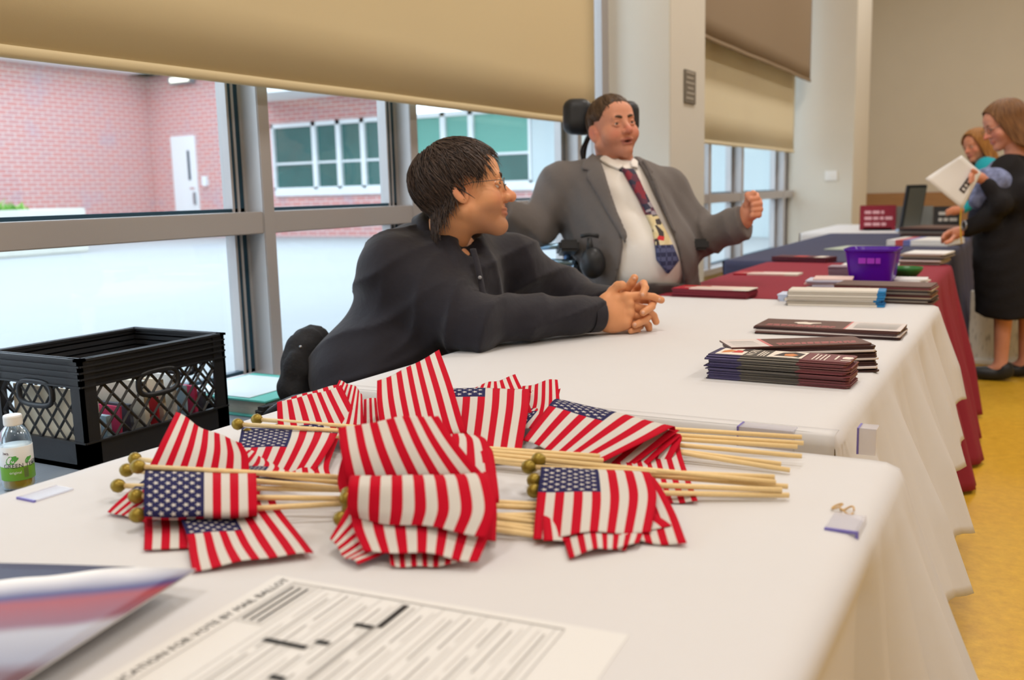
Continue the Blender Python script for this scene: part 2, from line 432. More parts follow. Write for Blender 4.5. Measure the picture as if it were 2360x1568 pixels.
# plaque on the pillar
pl = thing('wall_plaque', 'small grey brown plaque with raised lines on the pillar', 'sign', (-1.895, 5.73, 1.64))
MB().span((-1.9, 5.63, 1.64), (-1.889, 5.835, 1.835)).build('plate', mat('plaque', lin(126, 120, 110), .5, .3), pl, bevel=.003)
for k, (w, a) in enumerate([(.15, .02), (.12, .03), (.16, .015), (.1, .05), (.14, .03), (.13, .02)]):
    MB().span((-1.889, 5.63 + a, 1.815 - k * .03), (-1.887, 5.63 + a + w, 1.825 - k * .03)).build('raised_line', mat('plaque_line', lin(176, 170, 158), .5), pl)
sw = thing('wall_switch', 'small white switch plate on the far pillar', 'switch', tuple(Yp(1915, 405, 10.29)))
c = Yp(1915, 405, 10.295); MB().box(c, (.06, .006, .05)).build('plate', M_white, sw, bevel=.002)
MB().box(c + np.array([.0, -.008, 0]), (.012, .006, .02)).build('toggle', M_white, sw)

# ceiling lamps
M_diff = mat('lamp_diffuser', (.9, .9, .85), .5)
lamp0 = None
for (x, y) in LAMP_SPOTS:
    if lamp0 is None:
        t = thing('ceiling_light', 'square recessed ceiling light panel above the hall', 'ceiling light', (x, y, CEIL_Z - .04), 'ceiling light panels'); lamp0 = t
        fr = MB()
        for s in (-1, 1):
            fr.box((x + s * .32, y, CEIL_Z - .02), (.02, .34, .02)); fr.box((x, y + s * .32, CEIL_Z - .02), (.30, .02, .02))
        fr.build('frame', M_white, t); MB().box((x, y, CEIL_Z - .012), (.3, .3, .01)).build('diffuser', M_diff, t)
    else: t = copy_tree(lamp0); t.location = (x, y, CEIL_Z - .04); continue
    ld = bpy.data.lights.new('lamp', 'AREA'); ld.shape = 'SQUARE'; ld.size = .6; ld.energy = LAMP_POWER; ld.color = LAMP_COLOR
    lo = bpy.data.objects.new('lamp_light', ld); C.objects.link(lo); lo.parent = t; lo.location = (0, 0, -.005)

for n_, o_ in enumerate([o for o in C.objects if o.type == 'LIGHT']): o_.name = 'ceiling_lamp_%02d_offscreen' % (n_ + 1)

# ================================================================ OUTSIDE
GZ = .38
M_conc = mat('concrete_yard', (.37, .37, .372), .9, noise=.06, nscale=.6)
struct(MB().span((-60, -40, GZ - .2), (-2.5, 60, GZ)).build('ground_yard', M_conc))
M_fascia = mat('fascia_white', (.8, .82, .83), .6)
bw = thing('brick_building', 'red brick building with white fascia across the concrete yard', 'building', (-14, 14.6, GZ))
def brickwall(name, a, b, z0, z1, th):
    a = np.array(a, float); b = np.array(b, float); d = unit(b - a); nrm = np.array([-d[1], d[0]]) * th; l = np.linalg.norm(b - a)
    mb = MB(); P = [a, b, b + nrm, a + nrm]; V = [(p[0], p[1], z) for z in (z0, z1) for p in P]
    mb.add(V, [(0, 1, 5, 4), (1, 2, 6, 5), (2, 3, 7, 6), (3, 0, 4, 7), (4, 5, 6, 7)])
    uv = [(0, z0), (l, z0), (l, z0), (0, z0), (0, z1), (l, z1), (l, z1), (0, z1)]
    return mb.build(name, M_brick, bw, uv=uv)
YC, XA = 14.5, -16.55
brickwall('side_wall', (XA, YC), (XA, -12), GZ, 3.72, -.3)
wx = [-13.17, -10.2, -9.85, -7.45]
brickwall('brick_pier', (XA, YC), (wx[0], YC), GZ, 3.72, .3)
brickwall('brick_apron', (wx[0], YC), (-6.6, YC), GZ, 1.17, .3)
brickwall('brick_band', (wx[0], YC), (wx[1], YC), 2.50, 3.72, .3)
MB().span((-7.5, YC - .05, GZ), (-2.8, YC + .3, 3.72)).build('pale_panel_wall', mat('pale_panel', lin(196, 206, 208), .6), bw)
f = MB(); f.span((XA - .3, -12, 3.70), (XA + .5, YC + .3, 5.2)); f.span((XA, YC - .5, 3.70), (-6.5, YC + .3, 5.2)); f.build('fascia', M_fascia, bw)
MB().span((-13.3, YC - 1.3, 2.98), (-2.8, YC + .2, 3.3)).build('canopy', M_fascia, bw)
MB().span((wx[0], YC - .06, 1.17), (-6.6, YC + .3, 1.29)).build('window_sill', M_fascia, bw)
M_teal = mat('teal_glass', lin(58, 104, 100), .15, spec=.6, noise=.35, nscale=1.2)
M_teal2 = mat('teal_blind', lin(104, 166, 152), .5, noise=.08, nscale=3, stretch=(1, 1, 20))
def ext_window(pxs, pya, pyb, ma):
    for (pa, pb) in pxs:
        xa = Yp(pa, 350, YC)[0]; xb = Yp(pb, 350, YC)[0]
        w = MB()
        for s in (xa, xb): w.span((s - (.0 if s == xa else .05), YC - .04, 1.29), (s + (.05 if s == xa else 0), YC + .1, 2.55))
        w.span((xa, YC - .04, 2.47), (xb, YC + .1, 2.55)); w.span((xa, YC - .04, 1.27), (xb, YC + .1, 1.33))
        wo = w.build('window_frame', M_fascia, bw)
        MB().span((xa, YC + .03, 1.3), (xb, YC + .06, 1.78)).build('pane', M_teal, wo); MB().span((xa, YC + .03, 1.8), (xb, YC + .06, 2.5)).build('pane', ma, wo)
        MB().span((xa, YC + .0, 1.77), (xb, YC + .07, 1.81)).build('transom', M_fascia, wo)
ext_window([(630, 727), (727, 783), (783, 839), (839, 900)], 293, 420, M_teal)
ext_window([(955, 1024), (1024, 1088), (1088, 1226)], 280, 415, M_teal2)
a = Yp(395, 315, YC); b = Yp(463, 490, YC)
dr = MB().span((a[0], YC - .04, GZ), (b[0], YC + .05, a[2])).build('door', mat('door_white', (.8, .8, .8), .5), bw, bevel=.005)
MB().span((a[0] + .46, YC - .05, 1.55), (a[0] + .52, YC - .03, 2.15)).build('door_glass', M_gask, dr)
MB().span((b[0] - .1, YC - .09, 1.05), (b[0] - .06, YC - .03, 1.3)).build('door_handle', M_steel, dr)
MB().span((a[0] + .48, YC - .05, 1.36), (a[0] + .6, YC - .04, 1.40)).build('door_notice', mat('notice', lin(190, 150, 150)), dr)
MB().span((b[0] + .15, YC - .06, 1.42), (b[0] + .28, YC - .0, 1.62)).build('intercom', M_fascia, bw)
c = Yp(427, 186, YC); wl_ = MB().box(c + np.array([0, -.1, 0]), (.3, .1, .07)).build('wall_light', mat('housing', (.3, .32, .34), .5), bw, bevel=.02)
MB().box(c + np.array([.05, -.21, -.0]), (.25, .02, .045)).build('lamp_glass', mat('outdoor_lamp', (.9, .88, .8), .4, emit=(1, .93, .75), estr=1.5), wl_)
# planter with grass
pt = thing('stone_planter', 'low pale stone planter with bright green plants by the brick wall', 'planter', (-13.7, 9.6, GZ))
p0 = Zp(210, 530, GZ)
px1 = -13.0
MB().span((px1 - 2.2, 5.0, GZ), (px1, 10.0, GZ + .68)).build('basin', mat('stone', lin(214, 210, 200), .8, noise=.1, nscale=5), pt, bevel=.02)
lv = MB()
for k in range(900):
    x = rng.uniform(px1 - 2.0, px1 - .2); y = rng.uniform(6.0, 9.2); h = rng.uniform(.1, .26) * (1 if y < 8.7 else .6); dx, dy = rng.normal(0, .1, 2); w = .05
    lv.add([(x - w, y, GZ + .66), (x + w, y, GZ + .66), (x + dx + w * .2, y + dy, GZ + .66 + h)], [(0, 1, 2)])
lv.build('leaves', mat('planter_leaf', lin(120, 176, 76), .7, noise=.3, nscale=6), pt, kind='stuff')

# ================================================================ TABLES AND CLOTHS
T = .74
def folding_table(label, xa, xb, ya, yb, legs=True):
    t = thing('folding_table', label, 'table', ((xa + xb) / 2, (ya + yb) / 2, 0))
    MB().span((xa, ya, T - .036), (xb, yb, T - .004)).build('tabletop', M_wood, t, bevel=.006)
    for x in (xa + .12, xb - .12):
        for y in (ya + .15, yb - .15): MB().tube([(x, y, T - .036), (x, y, .0)], .014, 10).build('leg', M_steel, t, smooth=True)
    for y in (ya + .15, yb - .15): MB().tube([(xa + .12, y, .25), (xb - .12, y, .25)], .01, 8).build('stretcher', M_steel, t, smooth=True)
    return t
TB = [(-1.245, -.165, -.35, 1.43), (-1.285, -.285, 1.56, 3.39), (-1.25, -.375, 3.41, 5.08), (-1.5, -.45, 5.14, 8.15), (-1.75, -.66, 8.2, 9.9)]
LB = ['folding table in front carrying the flags, under a white cloth', 'folding table with the brochure stacks under a white cloth',
      'folding table under the maroon cloth', 'folding table under the navy cloth', 'folding table at the far end under a white cloth']
for (xa, xb, ya, yb), l in zip(TB, LB): folding_table(l, xa, xb, ya, yb)

def cloth_sheet(name, label, m, box, drop_r, flare, fold_n, fold_a, drop_l=.1, fold_s=None, near=.0, far=.0, zoff=0, seed=0, hem=None, top_n=40, edge=.02, jag=.0):
    """tablecloth: one sheet, across the table from the window side, over the aisle edge and down in folds"""
    xa, xb, ya, yb = box; r = np.random.default_rng(seed); rows = []
    ny = 90; ph = r.uniform(0, 6.28, 4)
    for y in np.linspace(ya - near, yb + far, ny):
        s = (y - ya) / (yb - ya); row = []
        D_ = drop_r(s); Fl = flare(s)
        fo = fold_a * (math.sin(fold_n * 2 * PI * s + ph[0]) + .5 * math.sin(fold_n * 4.6 * PI * s + ph[1]) + .3 * math.sin(fold_n * 9.1 * PI * s + ph[2]))
        dl = drop_l
        if fold_s: fo *= fold_s(s)
        for t in np.linspace(1, 0, 6): row.append((xa - .012 - .01 * math.sin(14 * s + ph[3]) * t, y, T - .004 - dl * t))
        row.append((xa - .004, y, T + .001 + zoff))
        for x in np.linspace(xa + .02, xb - .035, top_n): row.append((x, y, T + .002 + zoff))
        row.append((xb - .012, y, T + .001 + zoff)); row.append((xb + .006, y, T - .006)); row.append((xb + .014, y, T - .024))
        jj = jag * (math.sin(37 * s) * .5 + math.sin(83 * s + 1) * .3 + math.sin(11 * s + ph[2]))
        for t in np.linspace(.06, 1, 22):
            o = Fl * t ** 1.1 + fo * min(1, t * 1.6)
            row.append((xb + .014 + (max(.0, o) if Fl >= 0 else Fl * min(1, 6 * t)), y + .25 * fo * t, max(.012, T - .024 - (D_ + jj) * t)))
        rows.append(row)
    if near or far:
        # over the end edges the sheet turns down as well
        for row, s in ((rows[0], -1),): pass
    o = MB().grid(rows).build(name, m, None, smooth=True, solid=.0012)
    return tag(o, label, 'tablecloth')
sm = lambda a, b, x: (lambda t: t * t * (3 - 2 * t))(min(1, max(0, (x - a) / (b - a))))
# first cloth: hangs short along the aisle side, with a long gathered corner at the far end
cloth_sheet('tablecloth', 'white cloth on the front table, gathered and spilling at its corner', M_cloth, TB[0], lambda s: .36 + .27 * sm(.83, .90, s),
            lambda s: -.016 if s < .835 else .03 + .20 * sm(.835, .97, s), 19, .026, fold_s=lambda s: sm(.83, .88, s), drop_l=.0, seed=3, jag=.012)
cloth_sheet('tablecloth', 'white paper cloth under the brochure stacks with a torn hem', M_cloth, TB[1], lambda s: .40 + .04 * math.sin(5 * s) - .1 * sm(.75, 1, s),
            lambda s: .10 + .05 * math.sin(3.5 * s + .6), 4.5, .022, drop_l=.02, seed=5, jag=.022, near=.0)
cloth_sheet('tablecloth', 'maroon cloth hanging almost to the floor', M_maroon, TB[2], lambda s: .70, lambda s: .14 + .03 * math.sin(4 * s), 4, .03, drop_l=.05, seed=8)
cloth_sheet('tablecloth', 'dark navy cloth beside the standing person in black', M_navy, TB[3], lambda s: .70, lambda s: .10 - .06 * s, 7, .02, drop_l=.15, seed=9)
cloth_sheet('tablecloth', 'white cloth on the farthest table in front of the notice boards', M_cloth, TB[4], lambda s: .69, lambda s: .08, 5, .03, drop_l=.3, seed=12)
# the ends of the cloths that face the camera
def end_drop(cl, box, drop, n, a, m, flare=.03, seed=0, x0=None, x1=None):
    xa, xb, ya, yb = box; r = np.random.default_rng(seed); ph = r.uniform(0, 6, 3); P = []
    for t in [-.2, -.1, 0] + list(np.linspace(.04, 1, 14)):
        row = []
        for x in np.linspace(xa if x0 is None else x0, (xb + .014) if x1 is None else x1, 60):
            q = (x - xa) / (xb - xa); fo = a * (math.sin(n * 6.28 * q + ph[0]) + .5 * math.sin(n * 13 * q + ph[1]))
            if t < 0: row.append((x, ya + (.03 if t < -.15 else .004), T + .0026))
            elif t == 0: row.append((x, ya - .007, T - .001))
            else: row.append((x, ya - .008 - flare * t - max(-.8 * flare * t, fo * t), T - .004 - (drop + .015 * math.sin(19 * q)) * t))
        P.append(row)
    MB().grid(P).build('end_drop', m, cl, smooth=True, solid=.001)
cls = [o for o in C.objects if o.name.startswith('tablecloth')]
for cl, bx, dr, m, sd in ((cls[1], TB[1], .36, M_cloth, 1), (cls[2], TB[2], .6, M_maroon, 2), (cls[3], TB[3], .6, M_navy, 3), (cls[4], TB[4], .6, M_cloth, 4)):
    end_drop(cl, bx, dr, 4, .006, m, seed=sd, flare=.012)
# clear plastic clips that hold the cloths
M_clear = bpy.data.materials.new('clear_plastic'); N, L = nodes(M_clear); _x = N.new('ShaderNodeMixShader'); _x.inputs[0].default_value = .45; _t = N.new('ShaderNodeBsdfTransparent'); N['Principled BSDF'].inputs['Base Color'].default_value = (.78, .77, .86, 1); N['Principled BSDF'].inputs['Roughness'].default_value = .15
L.new(_t.outputs[0], _x.inputs[1]); L.new(N['Principled BSDF'].outputs[0], _x.inputs[2]); L.new(_x.outputs[0], N['Material Output'].inputs[0])
M_clear.use_nodes = True; M_violet = mat('clip_edge', lin(120, 112, 190), .3)
def clip(px, py, along, label, w=.03, drop=.034, dirx=1):
    c = Zp(px, py, T + .004); t = thing('table_clip', label, 'clip', tuple(c))
    a = np.array([0, 1.0, 0]) if along == 'y' else np.array([1.0, 0, 0]); n = np.array([dirx, 0, 0.]) if along == 'y' else np.array([0, -1.0, 0])
    rot = np.array([a, n, [0, 0, 1.0]]).T
    MB().box(c, (w, .017, .0012), rot).build('clip_top', M_clear, t, bevel=.0005)
    MB().box(c + n * .019 + np.array([0, 0, -drop * .5]), (w, .0015, drop * .55), rot).build('clip_side', M_clear, t, bevel=.0005)
    e = MB(); e.box(c + a * -w, (.0016, .017, .0016), rot); e.box(c + n * .019 + a * -w + np.array([0, 0, -drop * .5]), (.0016, .0018, drop * .55), rot); e.build('clip_rim', M_violet, t)
clip(1946, 1205, 'y', 'clear plastic clip at the gathered corner of the front cloth')
clip(2003, 985, 'x', 'clear plastic clip at the corner of the brochure table cloth', w=.014, drop=.04)
clip(1770, 985, 'x', 'clear plastic clip holding the brochure table cloth above the loose sticks', w=.045)
clip(108, 1138, 'y', 'clear plastic clip on the bare table edge beside the milk crate', dirx=-1)
# little curl of elastic beside a clip
c = Zp(1952, 1176, T + .006); el = MB()
el.tube([c + np.array([.008 * math.cos(a), .010 * math.sin(a), .003 * math.sin(2 * a)]) for a in np.linspace(0, 6.0, 20)], .0012, 6)
el.tube([c + np.array([-.012 + .006 * math.cos(a), .004 + .007 * math.sin(a), .003 * math.cos(a) + .002]) for a in np.linspace(0, 6.0, 20)], .0012, 6)
tag(el.build('rubber_band', mat('tan_rubber', lin(206, 168, 110), .5), None, smooth=True), 'twisted tan rubber band lying by a clear clip on the cloth', 'rubber band')

wp = thing('white_panel', 'white panel with grey streaks leaning behind the standing person in black', 'panel', (-.27, 6.62, 0))
def m_streak():
    m = mat('streaked_panel', (.72, .71, .68), .5); N, L = nodes(m); b = N['Principled BSDF']; tc = N.new('ShaderNodeTexCoord'); w = N.new('ShaderNodeTexNoise'); mp = N.new('ShaderNodeMapping'); mp.inputs['Scale'].default_value = (14, 1, 2.5); mp.inputs['Rotation'].default_value = (0, .35, 0)
    L.new(tc.outputs['Object'], mp.inputs[0]); L.new(mp.outputs[0], w.inputs['Vector']); r = N.new('ShaderNodeValToRGB'); r.color_ramp.elements[0].position = .34; r.color_ramp.elements[0].color = (.40, .40, .38, 1); r.color_ramp.elements[1].position = .44; r.color_ramp.elements[1].color = (.74, .73, .69, 1)
    L.new(w.outputs[0], r.inputs[0]); L.new(r.outputs[0], b.inputs['Base Color']); return m
MB().span((-.36, 6.60, .0), (-.02, 6.63, .46)).build('board', m_streak(), wp, bevel=.004); MB().span((-.36, 6.58, .0), (-.02, 6.65, .03)).build('foot', M_white, wp, bevel=.004)

# ================================================================ FLAGS
def m_flag():
    m = bpy.data.materials.new('flag_cloth'); N, L = nodes(m); b = N['Principled BSDF']; out = N['Material Output']
    def mth(op, a, bb=None, c=None):
        n = N.new('ShaderNodeMath'); n.operation = op
        for i, v in enumerate((a, bb, c)):
            if v is None: continue
            if isinstance(v, (int, float)): n.inputs[i].default_value = v
            else: L.new(v, n.inputs[i])
        return n.outputs[0]
    uv = N.new('ShaderNodeUVMap'); sp = N.new('ShaderNodeSeparateXYZ'); L.new(uv.outputs[0], sp.inputs[0]); u, v = sp.outputs[0], sp.outputs[1]
    st = mth('MODULO', mth('FLOOR', mth('MULTIPLY', v, 13.0)), 2.0)          # 0 red, 1 white
    can = mth('MULTIPLY', mth('LESS_THAN', u, .4), mth('GREATER_THAN', v, 6 / 13))
    cu = mth('MULTIPLY', u, 2.5); cv = mth('MULTIPLY', mth('SUBTRACT', v, 6 / 13), 13 / 7)
    def star(off):
        x = mth('SUBTRACT', mth('FRACT', mth('ADD', mth('MULTIPLY', cu, 6.0), off)), .5)
        y = mth('SUBTRACT', mth('FRACT', mth('ADD', mth('MULTIPLY', cv, 5.0), off)), .5)
        r = mth('SQRT', mth('ADD', mth('MULTIPLY', x, x), mth('MULTIPLY', y, y)))
        a = mth('PINGPONG', mth('ADD', mth('ARCTAN2', x, y), 4 * PI), PI / 5)
        e = mth('MULTIPLY', r, mth('ADD', mth('COSINE', a), mth('MULTIPLY', mth('SINE', a), 3.078)))
        return mth('LESS_THAN', e, .29)
    s1 = star(0.0); s2 = star(.5)
    inn = mth('MULTIPLY', mth('COMPARE', cu, .5, 5 / 12), mth('COMPARE', cv, .5, .4))
    s = mth('MAXIMUM', s1, mth('MULTIPLY', s2, inn))
    def mix(f, a, bb):
        n = N.new('ShaderNodeMix'); n.data_type = 'RGBA'; L.new(f, n.inputs[0])
        for i, q in ((6, a), (7, bb)):
            if isinstance(q, tuple): n.inputs[i].default_value = (*q, 1)
            else: L.new(q, n.inputs[i])
        return n.outputs[2]
    white = lin(226, 221, 215); red = lin(206, 14, 44); blue = lin(46, 46, 92)
    col = mix(can, mix(st, red, white), mix(s, blue, white))
    L.new(col, b.inputs['Base Color']); b.inputs['Roughness'].default_value = .85; b.inputs['Specular IOR Level'].default_value = .15
    tc = N.new('ShaderNodeTexCoord'); w = N.new('ShaderNodeTexNoise'); w.inputs['Scale'].default_value = 900; L.new(tc.outputs['Object'], w.inputs['Vector'])
    bp = N.new('ShaderNodeBump'); bp.inputs['Strength'].default_value = .2; bp.inputs['Distance'].default_value = .001; L.new(w.outputs[0], bp.inputs['Height']); L.new(bp.outputs[0], b.inputs['Normal'])
    tr = N.new('ShaderNodeBsdfTranslucent'); L.new(col, tr.inputs[0]); x = N.new('ShaderNodeMixShader'); x.inputs[0].default_value = .22
    L.new(b.outputs[0], x.inputs[1]); L.new(tr.outputs[0], x.inputs[2]); L.new(x.outputs[0], out.inputs[0]); return m
M_flag = m_flag()
M_stick = mat('birch_stick', lin(238, 208, 152), .5, noise=.12, nscale=40, stretch=(1, 14, 14))
M_brass = mat('gold_paint', lin(150, 128, 52), .38, .55, noise=.2, nscale=60)

def cloth_mesh(rows, seed, rip=.0022, nu=30, nv=28, bulge=0.0, lift=0.0):
    us = [r[0] for r in rows]; Lp = [Zp(*r[1]) for r in rows]; Rp = [Zp(*r[2]) for r in rows]
    q = np.linspace(us[0], us[-1], nu); Lc = np.array(catmull(Lp, 200)); Rc = np.array(catmull(Rp, 200))
    uk = np.interp(np.linspace(0, len(us) - 1, 200), range(len(us)), us)
    r = np.random.default_rng(seed); ph = r.uniform(0, 6.28, 6); P = []; UV = []
    for u in q:
        i = np.searchsorted(uk, u); i = min(max(i, 0), 199); a, b = Lc[i], Rc[i]; row = []
        for v in np.linspace(0, 1, nv):
            p = a + (b - a) * v
            w = rip * (math.sin(5 * v + 3 * u + ph[0]) + .6 * math.sin(11 * v - 2 * u + ph[1])) * (.25 + .75 * (u - us[0]) / (us[-1] - us[0] + 1e-6))
            p = p + np.array([.3 * w, .5 * w, w + bulge * math.sin(PI * v) + lift])
            p[2] = max(p[2], T + .0045 + .0003 * seed % .002)
            row.append(p); UV.append((u, 1 - v))
        P.append(row)
    return P, UV

SPECIAL = {}
def flag(label, group, f, e, rows, seed, zf, ze, **kw):
    """one hand flag: stick from the gold ball (f) to its plain end (e), cloth draped as the rows say"""
    if id(rows) in SPECIAL: label = SPECIAL[id(rows)]; group = None
    a = Zp(*f, zf); b = Zp(*e, ze); d = unit(b - a)
    t = thing('stick_flag', label, 'flag', tuple((a + b) / 2 - np.array([0, 0, .003])), group)
    MB().tube([a + d * .006, b], .0036, 8).build('stick', M_stick, t, smooth=True)
    MB().lathe([(.0005, .0), (.005, .0012), (.0085, .005), (.0098, .0098), (.0085, .0146), (.0055, .018), (.004, .0195)], a - d * .0098, 14,
               axis=np.array([np.cross(d, [0, 0, 1.0]), np.cross(d, np.cross(d, [0, 0, 1.0])), -d]).T * -1 if False else np.array([unit(np.cross(d, [0, 0, 1.0])), unit(np.cross(d, np.cross(d, [0, 0, 1.0]))), d]).T).build('finial', M_brass, t, smooth=True)
    if rows:
        P, UV = cloth_mesh(rows, seed, **kw)
        MB().grid(P).build('flag_cloth', M_flag, t, smooth=True, solid=.0007, uv=UV)
    return t
def shift(rows, dx, dy, dz, dend=(0, 0)):
    n = len(rows) - 1
    return [(u, (l[0] + dx + dend[0] * i / n, l[1] + dy + dend[1] * i / n, l[2] + dz), (r[0] + dx + dend[0] * i / n, r[1] + dy + dend[1] * i / n, r[2] + dz)) for i, (u, l, r) in enumerate(rows)]

# ---- bundle beside the milk crate
LA, GA = 'small American flag in the bundle whose gold tips point at the milk crate', 'flags of the bundle nearest the milk crate'
A1 = [(0, (334, 1082, .790), (590, 1090, .788)), (.12, (331, 1112, .793), (591, 1112, .791)), (.36, (330, 1180, .772), (592, 1172, .772)), (.42, (331, 1197, .760), (592, 1190, .762)), (.52, (333, 1190, .750), (592, 1184, .750)), (1, (350, 1120, .746), (600, 1120, .746))]
A2 = [(0, (404, 1168, .762), (634, 1150, .762)), (.1, (412, 1188, .759), (640, 1168, .758)), (.4, (430, 1232, .754), (668, 1208, .754)), (.7, (438, 1272, .751), (694, 1242, .751)), (1, (447, 1310, .750), (722, 1276, .750))]
A3 = [(0, (322, 1130, .752), (560, 1130, .752)), (.5, (332, 1205, .7445), (580, 1198, .7445)), (1, (330, 1272, .7445), (600, 1258, .7445))]
A4 = [(0, (345, 1095, .766), (560, 1105, .766)), (.45, (300, 1130, .764), (470, 1150, .760)), (.8, (262, 1166, .750), (395, 1190, .748)), (1, (246, 1184, .747), (352, 1204, .746))]
A5 = [(.42, (338, 1084, .775), (578, 1096, .775)), (.54, (346, 1072, .782), (575, 1084, .780)), (.78, (372, 1018, .806), (572, 1048, .795)), (1, (404, 954, .826), (556, 1022, .806))]
A6 = [(0, (500, 1086, .772), (700, 1098, .772)), (.5, (540, 1062, .776), (690, 1090, .772)), (1, (572, 1040, .780), (650, 1082, .774))]
SPECIAL[id(A1)] = 'American flag wrapped tightly over the bundle by the milk crate, star field uppermost'
SPECIAL[id(A2)] = 'American flag spread flat on the cloth below the bundle by the milk crate, stars showing'
SPECIAL[id(A5)] = 'American flag of the milk crate bundle standing up behind its sticks'
SPECIAL[id(A4)] = 'American flag of the milk crate bundle folded under its gold tips'
for i, (f, e, rows, zf, ze) in enumerate([((318, 1076), (812, 1102), A1, .796, .782), ((316, 1188), (806, 1160), A2, .762, .764), ((313, 1144), (810, 1150), A3, .766, .766),
                                          ((292, 1084), (806, 1128), A5, .776, .766), ((272, 1120), (815, 1130), A4, .764, .760), ((311, 1058), (806, 1116), A6, .772, .772)]):
    flag(LA, GA, f, e, rows, 11 + i, zf, ze)
# ---- bundle behind it, by the green binder
LB_, GB = 'small American flag in the bundle pointing at the binder on the ledge', 'flags of the bundle pointing at the binder'
B1 = [(0, (558, 984, .772), (778, 1000, .775)), (.25, (552, 1014, .774), (768, 1020, .776)), (.6, (538, 1058, .764), (746, 1056, .764)), (1, (520, 1104, .752), (722, 1090, .752))]
B2 = [(0, (655, 1004, .764), (838, 1002, .764)), (.4, (642, 985, .772), (830, 975, .776)), (1, (636, 932, .795), (786, 888, .812))]
B3 = [(0, (690, 1010, .764), (845, 1010, .764)), (.45, (740, 960, .778), (838, 975, .778)), (1, (783, 875, .815), (836, 906, .800))]
B4 = [(0, (662, 1002, .762), (840, 1002, .762)), (.4, (655, 985, .768), (834, 975, .772)), (1, (646, 924, .795), (800, 882, .808))]
B5 = [(0, (800, 1000, .764), (980, 1000, .764)), (.45, (820, 975, .772), (930, 990, .77)), (1, (830, 918, .782), (900, 918, .79))]
B6 = [(0, (580, 996, .764), (780, 1012, .766)), (.6, (590, 1050, .757), (760, 1070, .757)), (1, (580, 1100, .750), (770, 1100, .75))]
SPECIAL[id(B1)] = 'American flag with stars showing, lying behind the milk crate bundle'
for i, (f, e, rows, zf, ze) in enumerate([((548, 978), (1010, 1008), B1, .783, .772), ((592, 967), (1020, 1000), B4, .778, .770), ((640, 990), (1030, 1010), B2, .764, .764),
                                          ((690, 1000), (1040, 1010), B3, .764, .764), ((705, 1005), (1050, 1015), B5, .760, .760), ((570, 1000), (1010, 1020), B6, .766, .764)]):
    flag(LB_, GB, f, e, rows, 21 + i, zf, ze)
# ---- rolled bundle in the middle, in front
LC, GC = 'small American flag in the rolled bundle nearest the voting form', 'flags of the rolled bundle in the middle'
C1 = [(.36, (822, 1104, .800), (1122, 1100, .800)), (.41, (808, 1098, .817), (1118, 1092, .815)), (.50, (802, 1118, .818), (1130, 1110, .816)), (.78, (800, 1165, .796), (1142, 1180, .794)), (1, (808, 1188, .782), (1118, 1242, .772))]
C2 = [(.42, (815, 1112, .792), (1120, 1108, .792)), (.52, (806, 1130, .800), (1132, 1130, .800)), (.7, (812, 1205, .776), (1132, 1215, .774)), (1, (838, 1272, .758), (1104, 1290, .756))]
C3 = [(.42, (822, 1125, .785), (1020, 1160, .780)), (.65, (790, 1190, .775), (960, 1240, .764)), (.86, (770, 1225, .764), (880, 1280, .752)), (1, (760, 1242, .760), (822, 1306, .748))]
C4 = [(.1, (850, 1130, .78), (1100, 1130, .78)), (.5, (880, 1210, .762), (1080, 1225, .76)), (1, (900, 1302, .748), (1062, 1304, .748))]
C5 = [(.42, (800, 1118, .790), (1132, 1108, .790)), (.52, (796, 1100, .804), (1108, 1090, .802)), (.76, (786, 1040, .832), (1052, 1020, .834)), (1, (780, 985, .852), (1012, 955, .862))]
C6 = [(.42, (812, 1130, .782), (1146, 1130, .782)), (.55, (850, 1092, .795), (1142, 1092, .795)), (.88, (905, 1030, .812), (1124, 1022, .812)), (1, (930, 1010, .815), (1108, 1004, .817))]
C7 = [(.42, (790, 1150, .776), (1150, 1160, .776)), (.56, (778, 1110, .790), (1150, 1135, .785)), (.88, (786, 1062, .810), (1138, 1050, .806)), (1, (800, 1040, .815), (1128, 1030, .81))]
C8 = [(.1, (830, 1130, .78), (1140, 1120, .782)), (.5, (830, 1190, .768), (1146, 1180, .768)), (1, (850, 1240, .754), (1146, 1240, .754))]
SPECIAL[id(C1)] = 'American flag rolled over the front of the middle bundle, stripes only'
SPECIAL[id(C3)] = 'American flag fanned out under the rolled front of the middle bundle beside a gold tip'
SPECIAL[id(C5)] = 'American flag standing up behind the rolled front of the middle bundle'
for i, (f, e, rows, zf, ze) in enumerate([((787, 1196), (1286, 1186), C3, .768, .748), ((800, 1150), (1290, 1174), C1, .782, .752), ((805, 1160), (1284, 1200), C2, .776, .749), ((806, 1170), (1280, 1222), C4, .77, .748),
                                          ((803, 1140), (1292, 1166), C5, .782, .754), ((812, 1150), (1288, 1212), C6, .776, .748), ((815, 1175), (1276, 1240), C7, .768, .7475), ((812, 1160), (1274, 1232), C8, .766, .748)]):
    flag(LC, GC, f, e, rows, 31 + i, zf, ze)
